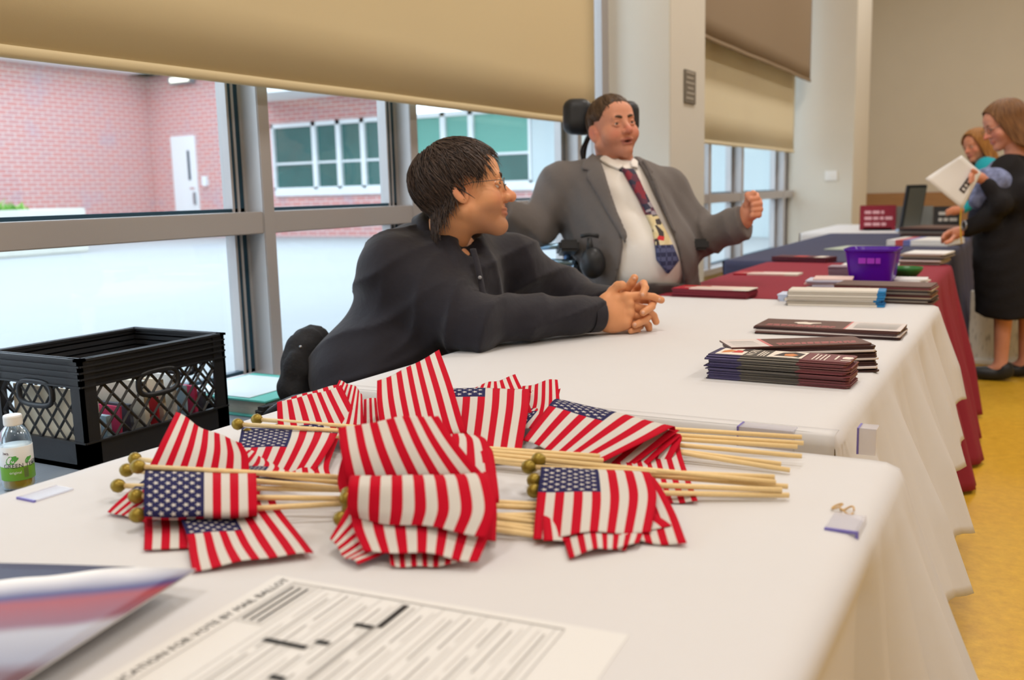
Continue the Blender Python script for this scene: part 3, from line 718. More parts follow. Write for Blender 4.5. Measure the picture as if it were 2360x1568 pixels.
# ---- bundle behind the rolled one, standing tall
LD, GD = 'small American flag in the tall spread bundle behind the rolled one', 'flags of the tall bundle behind the rolled one'
D1 = [(.42, (880, 1022, .770), (1086, 1010, .770)), (.58, (876, 990, .786), (1070, 985, .788)), (.8, (868, 930, .815), (1040, 890, .83)), (1, (868, 880, .835), (1010, 811, .858))]
D2 = [(.18, (1000, 905, .79), (1225, 905, .79)), (.26, (1000, 896, .797), (1221, 898, .796)), (.5, (998, 940, .790), (1218, 945, .79)), (1, (990, 1050, .757), (1200, 1050, .757))]
D3 = [(.1, (1050, 960, .77), (1230, 960, .77)), (.5, (1070, 925, .785), (1215, 915, .79)), (1, (1094, 895, .792), (1188, 862, .802))]
D4 = [(.1, (1150, 965, .768), (1290, 985, .765)), (.5, (1180, 925, .780), (1290, 935, .780)), (1, (1190, 892, .786), (1285, 876, .796))]
D5 = [(.1, (1120, 985, .766), (1280, 990, .764)), (.6, (1215, 930, .778), (1285, 930, .778)), (1, (1222, 905, .782), (1293, 893, .788))]
D6 = [(0, (940, 1010, .764), (1150, 1015, .764)), (.5, (960, 1035, .757), (1180, 1040, .757)), (1, (985, 1075, .748), (1205, 1062, .748))]
SPECIAL[id(D1)] = 'tallest upright American flag, its point above the arm of the man in the dark shirt'
SPECIAL[id(D2)] = 'American flag draped forward beside the tallest upright flag, its star field half hidden'
for i, (f, e, rows, zf, ze) in enumerate([((862, 1016), (1382, 1052), D1, .772, .770), ((880, 1020), (1390, 1062), D2, .770, .766), ((900, 1025), (1400, 1075), D3, .766, .762),
                                          ((890, 1030), (1395, 1086), D4, .764, .758), ((905, 1035), (1385, 1094), D5, .76, .754), ((895, 1028), (1378, 1070), D6, .762, .760)]):
    flag(LD, GD, f, e, rows, 41 + i, zf, ze)
# ---- right bundle, far side
LE, GE = 'small American flag in the bundle lying along the edge nearest the brochures', 'flags of the bundle nearest the brochures'
E1 = [(.08, (1296, 926, .792), (1556, 992, .790)), (.16, (1280, 921, .799), (1552, 983, .797)), (.45, (1258, 945, .794), (1500, 1010, .790)), (1, (1204, 1017, .764), (1388, 1067, .762))]
E2 = [(.1, (1300, 935, .785), (1562, 996, .786)), (.3, (1310, 960, .786), (1556, 1000, .786)), (1, (1262, 1040, .755), (1442, 1084, .753))]
E3 = [(.1, (1320, 950, .78), (1566, 1000, .781)), (.3, (1330, 975, .780), (1562, 1010, .780)), (1, (1310, 1050, .751), (1478, 1088, .750))]
E4 = [(.1, (1340, 960, .776), (1570, 1005, .777)), (.3, (1360, 985, .775), (1568, 1020, .775)), (1, (1370, 1060, .749), (1530, 1090, .748))]
E5 = [(.1, (1345, 965, .772), (1572, 1010, .772)), (.4, (1400, 1020, .762), (1570, 1040, .765)), (1, (1440, 1150, .746), (1606, 1160, .746))]
E6 = [(.1, (1300, 960, .77), (1560, 1000, .77)), (.4, (1280, 1000, .762), (1530, 1040, .762)), (1, (1245, 1052, .748), (1400, 1092, .748))]
SPECIAL[id(E1)] = 'American flag slanting across the bundle nearest the brochures, its star field uppermost'
for i, (f, e, rows, zf, ze) in enumerate([((1262, 972), (1848, 1008), E1, .778, .766), ((1270, 985), (1852, 1022), E2, .776, .764), ((1280, 995), (1838, 1030), E3, .77, .760),
                                          ((1275, 1000), (1848, 1052), E4, .766, .757), ((1285, 1005), (1800, 1070), E5, .764, .752), ((1290, 1000), (1820, 1084), E6, .768, .749)]):
    flag(LE, GE, f, e, rows, 51 + i, zf, ze)
# ---- right bundle, near side
LF, GF = 'small American flag in the bundle lying closest to the gathered corner', 'flags of the bundle nearest the gathered corner'
F1 = [(0, (1246, 1070, .778), (1496, 1090, .778)), (.12, (1246, 1088, .780), (1502, 1102, .780)), (.5, (1238, 1152, .768), (1512, 1150, .768)), (1, (1230, 1240, .752), (1500, 1226, .752))]
F2 = [(0, (1260, 1080, .772), (1500, 1096, .774)), (.3, (1300, 1120, .766), (1520, 1118, .769)), (.7, (1322, 1185, .753), (1556, 1180, .757)), (1, (1340, 1240, .747), (1583, 1251, .749))]
F3 = [(0, (1262, 1090, .766), (1500, 1100, .768)), (.5, (1290, 1180, .757), (1490, 1170, .757)), (.8, (1300, 1236, .750), (1484, 1222, .752)), (1, (1312, 1286, .747), (1474, 1248, .752))]
F4 = [(0, (1254, 1082, .770), (1500, 1092, .771)), (.5, (1246, 1170, .760), (1500, 1170, .76)), (1, (1250, 1252, .7495), (1546, 1216, .751))]
F5 = [(0, (1260, 1090, .760), (1500, 1100, .762)), (.5, (1300, 1170, .751), (1500, 1160, .751)), (1, (1330, 1262, .7445), (1440, 1272, .7445))]
SPECIAL[id(F1)] = 'American flag hanging square from the bundle near the gathered corner, star field beside gold tips'
for i, (f, e, rows, zf, ze) in enumerate([((1241, 1060), (1788, 1112), F1, .786, .764), ((1218, 1077), (1785, 1100), F2, .779, .768), ((1231, 1108), (1802, 1130), F3, .769, .757),
                                          ((1231, 1132), (1818, 1142), F4, .760, .750), ((1226, 1074), (1816, 1122), F5, .772, .756)]):
    flag(LF, GF, f, e, rows, 61 + i, zf, ze)

# ================================================================ LEDGE: CRATE, BOTTLE, BINDER
CR = dict(x0=-2.262, x1=-1.915, y0=1.417, y1=1.865, z0=.52, z1=.785)
ct = thing('milk_crate', 'black plastic milk crate with diamond lattice sides on the window ledge', 'crate', ((CR['x0'] + CR['x1']) / 2, (CR['y0'] + CR['y1']) / 2, .52))
x0, x1, y0, y1, z0, z1 = CR.values()
MB().span((x0, y0, z0), (x1, y1, z0 + .012)).build('base', M_black, ct)
th = .012
sides = {'n': ((x0, y0), (x1, y0), (0, 1)), 'e': ((x1, y0), (x1, y1), (-1, 0)), 'f': ((x1, y1), (x0, y1), (0, -1)), 'w': ((x0, y1), (x0, y0), (1, 0))}
for x in (x0, x1):
    for y in (y0, y1):
        sx = 1 if x == x0 else -1; sy = 1 if y == y0 else -1
        MB().span((x, y, z0), (x + sx * .04, y + sy * .008, z1)).span((x, y, z0), (x + sx * .008, y + sy * .04, z1)).build('corner_post', M_black, ct)
for k, (a, b, nn) in sides.items():
    a = np.array([*a, 0.]); b = np.array([*b, 0.]); nn = np.array([*nn, 0.]); L_ = np.linalg.norm(b - a); d = (b - a) / L_
    def seg(s0, s1, za, zb, t0=0, t1=th): 
        p = a + d * s0 + nn * t0; q = a + d * s1 + nn * t1; return np.array([*p[:2], za]), np.array([*q[:2], zb])
    MB().span(*seg(0, L_, z0, z0 + .065, .0, .01)).build('bottom_band', M_black, ct)
    MB().span(*seg(0, L_, z1 - .07, z1, .003, .010)).build('top_band', M_black, ct)
    MB().span(*seg(-.004, L_ + .004, z1 - .006, z1, -.004, .016)).build('rim', M_black, ct)
    for z in (z1 - .018, z1 - .033, z1 - .048, z1 - .066, z0 + .066): MB().span(*seg(0, L_, z - .002, z + .002, -.003, .010)).build('band_rib', M_black, ct)
    ua, ub, va, vb = .04, L_ - .04, z0 + .065, z1 - .07
    hc = (L_ / 2, vb - .022)
    pitch = .046
    for sg in (1, -1):
        for c0 in np.arange(-6, 14) * pitch:
            # bar: v - va = sg*(u - c0)  clipped to the panel
            P = []
            for u in (ua, ub):
                v = va + sg * 1.15 * (u - ua - c0)
                if va <= v <= vb: P.append((u, v))
            for v in (va, vb):
                u = ua + c0 + (v - va) / (sg * 1.15)
                if ua < u < ub: P.append((u, v))
            if len(P) < 2 or math.dist(P[0], P[1]) < .02: continue
            (u0, v0), (u1, v1) = P[0], P[1]
            p = a + d * u0 + nn * .006; q = a + d * u1 + nn * .006; p[2] = v0; q[2] = v1
            MB().tube([p, q], .0042, 4, flat=(1, .8)).build('lattice_bar', M_black, ct)
    ring = []
    for t in np.linspace(0, 2 * PI, 28, endpoint=False):
        cu = math.copysign(abs(math.cos(t)) ** .6, math.cos(t)) * .062; cv = math.copysign(abs(math.sin(t)) ** .7, math.sin(t)) * .03
        p = a + d * (hc[0] + cu) + nn * .004; p[2] = hc[1] + cv; ring.append(p)
    MB().tube(ring, .007, 6, closed=True).build('handle_ring', M_black, ct, smooth=True)
# things standing in the crate
cols = [('manila', lin(226, 214, 190)), ('white', lin(236, 238, 240)), ('pale blue', lin(176, 204, 220)), ('pink', lin(216, 70, 110)), ('grey', lin(92, 98, 112)), ('cream', lin(232, 226, 210)), ('red', lin(196, 44, 56))]
for i in range(12):
    nm, cc = cols[i % 7]; y = 1.452 + i * .0335; h = .15 + .05 * random.random() if nm in ('white', 'cream', 'manila') else .09 + .04 * random.random()
    lean = random.uniform(-.06, .06); rx = np.array([[1, 0, 0], [0, math.cos(lean), -math.sin(lean)], [0, math.sin(lean), math.cos(lean)]])
    o = MB().box((-2.088 + random.uniform(-.01, .01), y, .535 + h / 2), (.135, .003 + .002 * (i % 3), h / 2), rx).build('file_folder', mat('folder_' + nm.replace(' ', '_'), cc, .6), None)
    tag(o, nm + ' folder filed upright inside the black milk crate', 'folder', 'folders filed in the milk crate')
# ---- bottle of green tea
bc = Zp(46, 1124, .52); bt = thing('tea_bottle', 'small clear bottle of green tea with a white cap on the window ledge', 'bottle', tuple(bc))
M_clearb = bpy.data.materials.new('clear_bottle'); N, L = nodes(M_clearb); out = N['Material Output']
tb = N.new('ShaderNodeBsdfTransparent'); tb.inputs[0].default_value = (.9, .95, .97, 1); gb = N.new('ShaderNodeBsdfGlossy'); gb.inputs['Roughness'].default_value = .06; gb.inputs[0].default_value = (.9, .95, 1, 1)
xb_ = N.new('ShaderNodeMixShader'); lw = N.new('ShaderNodeLayerWeight'); lw.inputs[0].default_value = .35; L.new(lw.outputs[1], xb_.inputs[0]); L.new(tb.outputs[0], xb_.inputs[1]); L.new(gb.outputs[0], xb_.inputs[2]); L.new(xb_.outputs[0], out.inputs[0])
prof = [(.026, 0), (.032, .003), (.034, .01), (.034, .012), (.033, .03), (.033, .095), (.0335, .105), (.031, .118), (.026, .13), (.019, .139), (.016, .143), (.016, .15)]
MB().lathe(prof, bc, 28).build('bottle_body', M_clearb, bt, smooth=True)
MB().lathe([(.024, .003), (.0312, .006), (.0318, .03), (.0318, .045)], bc, 24).build('tea', mat('green_tea', lin(206, 170, 30), .2, trans=.3), bt, smooth=True)
MB().lathe([(.019, .143), (.0195, .146), (.0195, .162), (.018, .1655)], bc, 28).build('cap', mat('cap_white', (.85, .86, .86), .4), bt, bevel=.0006)
lab = MB().lathe([(.0337, .024), (.0340, .0245), (.0340, .098), (.0337, .0985)], bc, 48)
def m_label():
    m = mat('tea_label', (.9, .92, .93), .4); N, L = nodes(m); b = N['Principled BSDF']; tc = N.new('ShaderNodeTexCoord'); s = N.new('ShaderNodeSeparateXYZ'); L.new(tc.outputs['Object'], s.inputs[0])
    r = N.new('ShaderNodeValToRGB'); r.color_ramp.interpolation = 'CONSTANT'; e = r.color_ramp.elements
    e[0].color = (*lin(120, 178, 60), 1); e[1].position = .052; e[1].color = (*lin(234, 238, 240), 1); L.new(s.outputs[2], r.inputs[0]); L.new(r.outputs[0], b.inputs['Base Color']); return m
lo_ = lab.build('label', m_label(), bt, smooth=True)
# direction from bottle to camera
ang0 = math.atan2(-bc[1], -bc[0])
def wrap(V, z, ang, r=.0345, size=1):  # bends flat lettering round the bottle, reading left to right as seen from outside
    return [(bc[0] + (r + v[2]) * math.cos(ang + v[0] / r), bc[1] + (r + v[2]) * math.sin(ang + v[0] / r), bc[2] + z + v[1]) for v in V]
for txt, sz, z, off, col in (('GREEN TEA', .0135, .053, -.030, lin(40, 60, 66)), ('original', .0085, .040, -.018, lin(236, 240, 230)), ('iwa', .0105, .083, -.030, lin(70, 40, 70)), ('GREEN', .0135, .056, .030, lin(40, 60, 66))):
    V, Fc = text_mesh(txt, sz); MB().add(wrap([(v[0] + off, v[1], 0) for v in V], z, ang0), Fc).build('lettering', mat('label_ink', col, .5), lo_)
for off, w in ((-.012, 1), (-.006, .8), (.024, .7)):
    P = [(off + .012 * w * math.cos(t), .007 * w * math.sin(t) * (1.4 if math.cos(t) < 0 else .8) + .01 * w, 0) for t in np.linspace(0, 2 * PI, 10, endpoint=False)]
    MB().add(wrap([(p[0], p[1] + p[0] * .5 - off * .5, 0) for p in P], .062, ang0, .0344), [tuple(range(10))]).build('leaf_print', mat('leaf_green', lin(92, 176, 84), .5), lo_)
for k in range(5): MB().add(wrap([(.012 + .0015 * k * 1.4, 0, 0), (.0128 + .0015 * k * 1.4, 0, 0), (.0128 + .0015 * k * 1.4, .022, 0), (.012 + .0015 * k * 1.4, .022, 0)], .03, ang0, .0346), [(0, 1, 2, 3)]).build('barcode_line', mat('barcode', lin(120, 90, 100), .5), lo_)
# ---- binder lying on the ledge
M_tealb = mat('teal_binder', lin(96, 186, 178), .45)
bd = thing('ring_binder', 'teal ring binder full of pages lying on the window ledge', 'binder', (-2.06, 2.16, .52))
pb = MB(); pb.span((-2.24, 2.0, .526), (-1.91, 2.30, .566)); pb.build('pages', mat('binder_pages', lin(196, 190, 178), .8, noise=.3, nscale=40, stretch=(1, 1, 30)), bd)
MB().span((-2.25, 1.985, .52), (-1.895, 2.315, .526)).build('cover', M_tealb, bd, bevel=.002); MB().span((-2.25, 1.985, .566), (-1.895, 2.315, .572)).build('cover', M_tealb, bd, bevel=.002)
MB().span((-2.25, 2.305, .52), (-1.895, 2.318, .572)).build('spine', M_tealb, bd, bevel=.003)
tag(MB().span((-2.23, 2.0, .5725), (-1.97, 2.27, .5745)).build('loose_paper', mat('bluish_paper', lin(206, 222, 230), .6)), 'pale sheet lying on the teal binder', 'paper')

# ================================================================ FRONT TABLE: FORM AND BOOKLET
fm = thing('voting_form', 'printed application form lying on the front white tablecloth', 'form', tuple(Zp(900, 1500, T + .003)))
P0 = Zp(640, 1326, T + .0035); P1 = Zp(1440, 1462, T + .0035); dl = unit(P1 - P0); rl = unit(np.cross([0, 0, 1.0], dl))   # dl: down the page, rl: reading direction
def pg(s, t, z=.0): return P0 - rl * s + dl * t + np.array([0, 0, z])
PW, PL = .275, .388
MB().add([pg(0, 0, -.0012), pg(PW, 0, -.0012), pg(PW, PL, -.0012), pg(0, PL, -.0012), pg(0, 0), pg(PW, 0), pg(PW, PL), pg(0, PL)], [(0, 1, 2, 3), (4, 5, 6, 7), (0, 1, 5, 4), (1, 2, 6, 5), (2, 3, 7, 6), (3, 0, 4, 7)]).build('sheet', M_paper, fm)
def mark(name, s0, s1, t0, t1, m, z=.0004): MB().add([pg(s0, t0, z), pg(s1, t0, z), pg(s1, t1, z), pg(s0, t1, z)], [(0, 1, 2, 3)]).build(name, m, fm)
V, Fc = text_mesh('Application For Vote By Mail Ballot', .0165); w = max(v[0] for v in V)
V, Fc = text_mesh('APPLICATION FOR VOTE BY MAIL BALLOT', .0135); w = max(v[0] for v in V)
MB().add([pg(.006 + w - v[0], .021 - v[1], .0005) for v in V], Fc).build('title_lettering', M_ink, fm)
def loc(px, py): q = Zp(px, py, T + .0035) - P0; return -q @ rl, q @ dl
def bar(px0, py0, px1, py1, wd, m=M_ink, nm='printed_bar'):
    s0, t0 = loc(px0, py0); s1, t1 = loc(px1, py1)
    if abs(t1 - t0) > abs(s1 - s0): mark(nm, (s0 + s1) / 2 - wd, (s0 + s1) / 2 + wd, t0, t1, m, .0008)
    else: mark(nm, s0, s1, (t0 + t1) / 2 - wd, (t0 + t1) / 2 + wd, m, .0008)
s_a, t_a = loc(665, 1345); s_b, t_b = loc(600, 1455)
mark('shaded_box', .012, .105, .030, .062, M_ltgrey)
bar(607, 1476, 708, 1494, .0035); bar(818, 1440, 860, 1449, .0035); bar(730, 1478, 757, 1487, .0035); bar(622, 1560, 655, 1568, .0035); bar(938, 1397, 872, 1448, .0035); bar(872, 1448, 700, 1568, .0018, M_greyink)
for (s0, s1, t0, t1) in ((.010, .012, .028, .33), (.012, .27, .028, .029), (.012, .27, .33, .331)): mark('printed_rule', s0, s1, t0, t1, M_greyink)
rr = random.Random(4)
for k in range(34):
    t = .068 + k * .0077
    if k % 3 == 0: mark('printed_rule', .012, .27, t, t + .0005, M_greyink)
    else:
        s = .016 + rr.uniform(0, .02)
        while s < .26:
            l = rr.uniform(.05, .13); mark('text_line', s, min(.268, s + l), t + .0015, t + .0034, M_ltgrey if k % 2 else M_greyink); s += l + rr.uniform(.006, .03)
for k in range(3): mark('text_line', .02, .10, .034 + k * .009, .037 + k * .009, M_greyink)
# ---- glossy booklet
def m_booklet():
    m = mat('booklet_cover', (.5, .5, .5), .42, spec=.3); N, L = nodes(m); b = N['Principled BSDF']
    uv = N.new('ShaderNodeUVMap'); sp = N.new('ShaderNodeSeparateXYZ')
    nz = N.new('ShaderNodeTexNoise'); nz.inputs['Scale'].default_value = 2.2; L.new(uv.outputs[0], nz.inputs['Vector'])
    sc = N.new('ShaderNodeVectorMath'); sc.operation = 'SCALE'; sc.inputs['Scale'].default_value = .16; L.new(nz.outputs[1], sc.inputs[0])
    ad = N.new('ShaderNodeVectorMath'); ad.operation = 'ADD'; L.new(uv.outputs[0], ad.inputs[0]); L.new(sc.outputs[0], ad.inputs[1]); L.new(ad.outputs[0], sp.inputs[0])
    def mth(op, a, bb):
        n = N.new('ShaderNodeMath'); n.operation = op
        for i, v in enumerate((a, bb)):
            if isinstance(v, (int, float)): n.inputs[i].default_value = v
            else: L.new(v, n.inputs[i])
        return n.outputs[0]
    g = mth('ADD', mth('MULTIPLY', sp.outputs[1], .9), mth('MULTIPLY', sp.outputs[0], -.45))      # bands cross the cover at a slant
    g = mth('ADD', g, .40)
    r = N.new('ShaderNodeValToRGB'); e = r.color_ramp.elements
    for p, c_ in ((.0, lin(92, 66, 76)), (.20, lin(112, 84, 96)), (.28, lin(150, 152, 172)), (.48, lin(176, 178, 192)), (.54, lin(132, 84, 104)), (.72, lin(158, 62, 70)), (.80, lin(56, 52, 118)), (1.0, lin(44, 42, 76))):
        q = e.new(p); q.color = (*c_, 1)
    e.remove(e[0]); L.new(g, r.inputs[0]); L.new(r.outputs[0], b.inputs['Base Color']); return m
bk = thing('glossy_booklet', 'glossy flag-printed booklet with lifted pages on the front table', 'booklet', tuple(Zp(100, 1400, T + .003)))
A_ = Zp(452, 1325, T + .026); B_ = Zp(80, 1566, T + .024); ex = unit(np.array([B_[0] - A_[0], B_[1] - A_[1], 0])); ey = unit(np.cross(ex, [0, 0, 1.0]))
BL = .275; BW = .36
def bkp(s, t, dz=0):   # s toward the viewer along the fore edge, t from fore edge to the spine
    z = T + .026 * (1 - t) ** 2 * (1 - .1 * s) + .006 + .007 * math.sin(PI * t) + dz
    p = A_ + ex * BL * s + ey * BW * t; return (p[0], p[1], z)
G = [[bkp(s, t) for t in np.linspace(0, 1, 20)] for s in np.linspace(0, 1, 16)]
if np.dot(ey, Zp(0, 1240) - A_) < 0:
    ey = -ey; G = [[bkp(s, t) for t in np.linspace(0, 1, 20)] for s in np.linspace(0, 1, 16)]
MB().grid(G).build('cover', m_booklet(), bk, smooth=True, solid=.0008, uv=[(1 - t, 1 - s) for s in np.linspace(0, 1, 16) for t in np.linspace(0, 1, 20)])
for k in range(4):
    G2 = [[tuple(np.array(bkp(s, t, -.0022 * (k + 1) * (.4 + .6 * t))) - np.array([0, 0, .0015 * (1 - t) * k])) for t in np.linspace(.01 * k, 1, 14)] for s in np.linspace(0, 1, 10)]
    G2 = [[(p[0], p[1], max(p[2], T + .0045)) for p in row] for row in G2]
    MB().grid(G2).build('page', M_paper, bk, smooth=True, solid=.0006)

# ================================================================ STACKS OF PRINTED MATTER
def m_ramp(name, stops, axis=0, rough=.45, const=True, scale=1.0, off=0.0):
    m = mat(name, (.5, .5, .5), rough); N, L = nodes(m); b = N['Principled BSDF']; tc = N.new('ShaderNodeTexCoord'); s = N.new('ShaderNodeSeparateXYZ'); L.new(tc.outputs['Generated'], s.inputs[0])
    r = N.new('ShaderNodeValToRGB'); r.color_ramp.interpolation = 'CONSTANT' if const else 'LINEAR'; e = r.color_ramp.elements
    for p, c_ in stops: q = e.new(p); q.color = (*c_, 1)
    e.remove(e[-1] if e[-1].position == 1.0 and stops[-1][0] < 1 else e[0])
    L.new(s.outputs[axis], r.inputs[0]); L.new(r.outputs[0], b.inputs['Base Color']); return m
def pile(name, label, cat, group, pl, pr, depth, n, th, mats, jit=.002, ang=.01, z=T + .003, fan=0.0, toplabel=None, curl=0.0):
    """n separate leaflets from the table up; pl, pr: picture points of the bottom front edge"""
    a = Zp(*pl, z); b = Zp(*pr, z); d = unit(b - a); L_ = np.linalg.norm(b - a); nn = np.array([-d[1], d[0], 0.]); th_ = math.atan2(d[1], d[0])
    me = {}; out = []
    for k in range(n):
        m = mats[k % len(mats)]
        if m.name not in me:
            o = MB()
            pr_ = [(-L_ / 2, -depth / 2), (L_ / 2 - .006, -depth / 2), (L_ / 2, -depth / 2 + .006), (L_ / 2, depth / 2 - .006), (L_ / 2 - .006, depth / 2), (-L_ / 2, depth / 2)]
            o.prism(pr_, 0, th * .88); o = o.build(name, m); me[m.name] = o
        else: o = me[m.name].copy(); C.objects.link(o)
        cc = (a + b) / 2 + nn * (depth / 2 + fan * k) + np.array([random.gauss(0, jit), random.gauss(0, jit), 0])
        o.location = (cc[0], cc[1], z + th * k); o.rotation_euler = (0, 0, th_ + random.gauss(0, ang)); tag(o, label, cat, group); out.append(o)
    if toplabel: tag(out[-1], toplabel, cat)
    return out
def printed(o, polys):
    """flat print on a leaflet top, in leaflet coordinates"""
    zt = max(v.co.z for v in o.data.vertices) + .0004
    for i, (nm, P, m) in enumerate(polys):
        q = MB().add([(x, y, zt + .00012 * i) for x, y in P], [tuple(range(len(P)))]).build(nm, m, None); q.parent = o
def rect(x0, x1, y0, y1): return [(x0, y0), (x1, y0), (x1, y1), (x0, y1)]
def ptext(o, txt, size, x, y, m, rot=0.0):
    V, Fc = text_mesh(txt, size); zt = max(v.co.z for v in o.data.vertices) + .0007; c_, s_ = math.cos(rot), math.sin(rot)
    q = MB().add([(x + c_ * v[0] - s_ * v[1], y + s_ * v[0] + c_ * v[1], zt) for v in V], Fc).build('lettering', m, None); q.parent = o
M_l1 = m_ramp('leaflet_violet_maroon', [(0, lin(60, 54, 92)), (.24, lin(76, 72, 68)), (.66, lin(116, 62, 68))])
M_l1e = m_ramp('leaflet_pale_edge', [(0, lin(108, 100, 140)), (.24, lin(140, 134, 124)), (.66, lin(130, 84, 86))])
M_brown = mat('brochure_brown', lin(94, 62, 58), .38); M_brownd = mat('brochure_dark', lin(62, 40, 42), .4); M_pg = mat('brochure_page', lin(214, 204, 202), .5)
M_cream = mat('print_cream', lin(232, 222, 210), .5); M_orange = mat('print_orange', lin(206, 128, 74), .5); M_redp = mat('print_red', lin(196, 60, 56), .5); M_hair = mat('print_dark', lin(56, 44, 44), .5); M_pink = mat('print_pink', lin(206, 122, 124), .5)
# front stack: narrow leaflets
st = pile('leaflet', 'narrow violet and maroon leaflet in the neat front stack on the white cloth', 'leaflet', 'leaflets of the neat front stack', (1630, 872), (1955, 897), .088, 23, .00225, [M_l1, M_l1e, M_l1, M_l1, M_l1e], jit=.003, ang=.014,
          toplabel='top leaflet of the front stack with photographs and white lettering')
tp = st[-1]; tp.rotation_euler.z += .01; Lx = max(v.co.x for v in tp.data.vertices)
printed(tp, [('photograph', rect(-Lx + .012, -Lx + .07, -.036, .038), M_cream), ('photo_figure', [(-Lx + .02, -.02), (-Lx + .036, -.01), (-Lx + .045, .012), (-Lx + .03, .022), (-Lx + .02, .006)], M_orange), ('photo_figure', [(-Lx + .04, -.012), (-Lx + .062, -.008), (-Lx + .06, .018), (-Lx + .045, .02)], M_redp),
             ('photo_figure', rect(-Lx + .056, -Lx + .07, .012, .038), M_hair),
             ('photograph', rect(-.022, .048, -.038, .038), M_cream), ('photo_figure', [(-.012, -.02), (.012, -.034), (.04, -.03), (.044, .02), (.02, .034), (-.002, .02)], M_hair), ('photo_figure', [(.008, -.014), (.026, -.02), (.034, .0), (.02, .014), (.006, .006)], M_orange), ('photo_figure', [(-.018, -.036), (.03, -.036), (.04, -.024), (-.01, -.022)], M_cream)])
ptext(tp, 'WORK', .024, -.052, -.036, M_cream, PI / 2)
for k in range(3): printed(tp, [('text_line', rect(-.044 + k * .006, -.041 + k * .006, -.03, .03 - .006 * k), M_cream)])
for k in range(4): printed(tp, [('text_line', rect(.066 + k * .008, .069 + k * .008, -.034, .032 - .006 * (k % 2)), M_cream)])
printed(tp, [('text_line', rect(.108, .112, -.02, .026), M_cream), ('emblem', [(.122, -.008), (.136, -.012), (.142, .004), (.138, .016), (.124, .018), (.12, .006)], M_cream), ('text_line', rect(.122, .142, -.03, -.024), M_cream)])
# fanned stack behind it
s2 = pile('brochure', 'dark brown brochure in the fanned middle stack behind the leaflets', 'brochure', 'brochures of the fanned middle stack', (1700, 868), (2030, 858), .105, 14, .0040, [M_brownd, M_brownd, M_pg, M_brownd], jit=.004, ang=.02, fan=.0028,
          toplabel='brown brochure with a white end panel, topmost of the fanned stack')
s2[-1].data = s2[-1].data.copy(); s2[-1].data.materials.clear(); s2[-1].data.materials.append(M_brown); Lx = max(v.co.x for v in s2[-1].data.vertices)
printed(s2[-1], [('end_panel', rect(-Lx, -.07, -.052, .052), M_pg), ('pink_strip', rect(-.07, -.062, -.052, .052), M_pink)] + [('text_line', rect(-Lx + .012 + .0 * k, -.085, -.036 + .018 * k, -.030 + .018 * k), M_ltgrey) for k in range(4)])
def dashes(o, x0, x1, y, h, m, seed):
    q = random.Random(seed); x = x0
    while x < x1:
        w = q.uniform(.006, .02); printed(o, [('text_line', rect(x, min(x1, x + w), y, y + h), m)]); x += w + .003
for k in range(2): dashes(s2[-1], -.045, .13, -.020 - .014 * k, .007, M_pink, k)
# back stack with the emblem
s3 = pile('brochure', 'brown brochure in the low back stack near the maroon cloth', 'brochure', 'brochures of the low back stack', (1738, 768), (2072, 785), .15, 6, .0036, [M_brownd, M_brown, M_pg], jit=.006, ang=.02,
          toplabel='brown brochure with a white emblem and a white right page, topmost of the back stack')
s3[-1].data = s3[-1].data.copy(); s3[-1].data.materials.clear(); s3[-1].data.materials.append(M_brown); Lx = max(v.co.x for v in s3[-1].data.vertices)
printed(s3[-1], [('end_panel', rect(.05, Lx, -.075, .075), M_pg), ('pink_strip', rect(.045, .05, -.075, .075), M_pink), ('emblem', [(-.095, .018), (-.07, .03), (-.06, .02), (-.03, .026), (-.025, .012), (-.045, .002), (-.05, -.016), (-.085, -.012), (-.088, .002), (-.098, .006)], M_cream)]
        + [('text_line', rect(.065, Lx - .012, .05 - .016 * k, .057 - .016 * k), M_ltgrey) for k in range(7)])
dashes(s3[-1], -.16, .02, -.042, .009, M_pink, 5); dashes(s3[-1], -.16, .02, -.06, .008, M_pink, 6)
# white booklets with blue spine
M_wb = m_ramp('booklet_white_blue', [(0, lin(224, 218, 208)), (.92, lin(36, 128, 190))]); M_wg = m_ramp('booklet_grey_blue', [(0, lin(188, 180, 168)), (.92, lin(30, 112, 172))])
pile('booklet', 'white booklet with a bright blue spine, stacked at the back edge of the cloth', 'booklet', 'white booklets with blue spines', (1812, 704), (2036, 709), .10, 7, .0075, [M_wb, M_wg], jit=.003, ang=.006)
pile('folded_leaflet', 'pale blue folded leaflet beside the white booklets', 'leaflet', 'pale blue folded leaflets', (1793, 694), (1830, 695), .10, 4, .006, [mat('pale_blue_paper', lin(200, 212, 236), .6)])
# on the maroon cloth
M_mred = m_ramp('leaflet_red_white', [(0, lin(178, 36, 52)), (.22, lin(230, 196, 190)), (.80, lin(226, 220, 208))]); M_mside = mat('leaflet_maroon', lin(122, 30, 46), .5)
def redwhite(o):
    Lx = max(v.co.x for v in o.data.vertices); dy = max(v.co.y for v in o.data.vertices)
    printed(o, [('printed_ribbon', [(-Lx * .8, -dy * .5), (-Lx * .3, dy * .2), (.0, -dy * .2), (Lx * .4, dy * .4), (Lx * .9, dy * .2), (Lx * .9, -dy * .4), (.1 * Lx, -dy * .8), (-.3 * Lx, -dy * .5)], M_cream), ('printed_strip', rect(-Lx * .9, -Lx * .2, dy * .4, dy * .8), M_redp)])
q = pile('leaflet', 'maroon leaflet in the stack by the seated men at the edge of the maroon cloth', 'leaflet', 'maroon leaflets stacked at the cloth edge', (1548, 683), (1722, 690), .11, 9, .0036, [M_mside], jit=.003, toplabel='red and white leaflet topmost of the stack at the maroon cloth edge', z=T + .004)
q[-1].data = q[-1].data.copy(); q[-1].data.materials.clear(); q[-1].data.materials.append(M_mred); redwhite(q[-1])
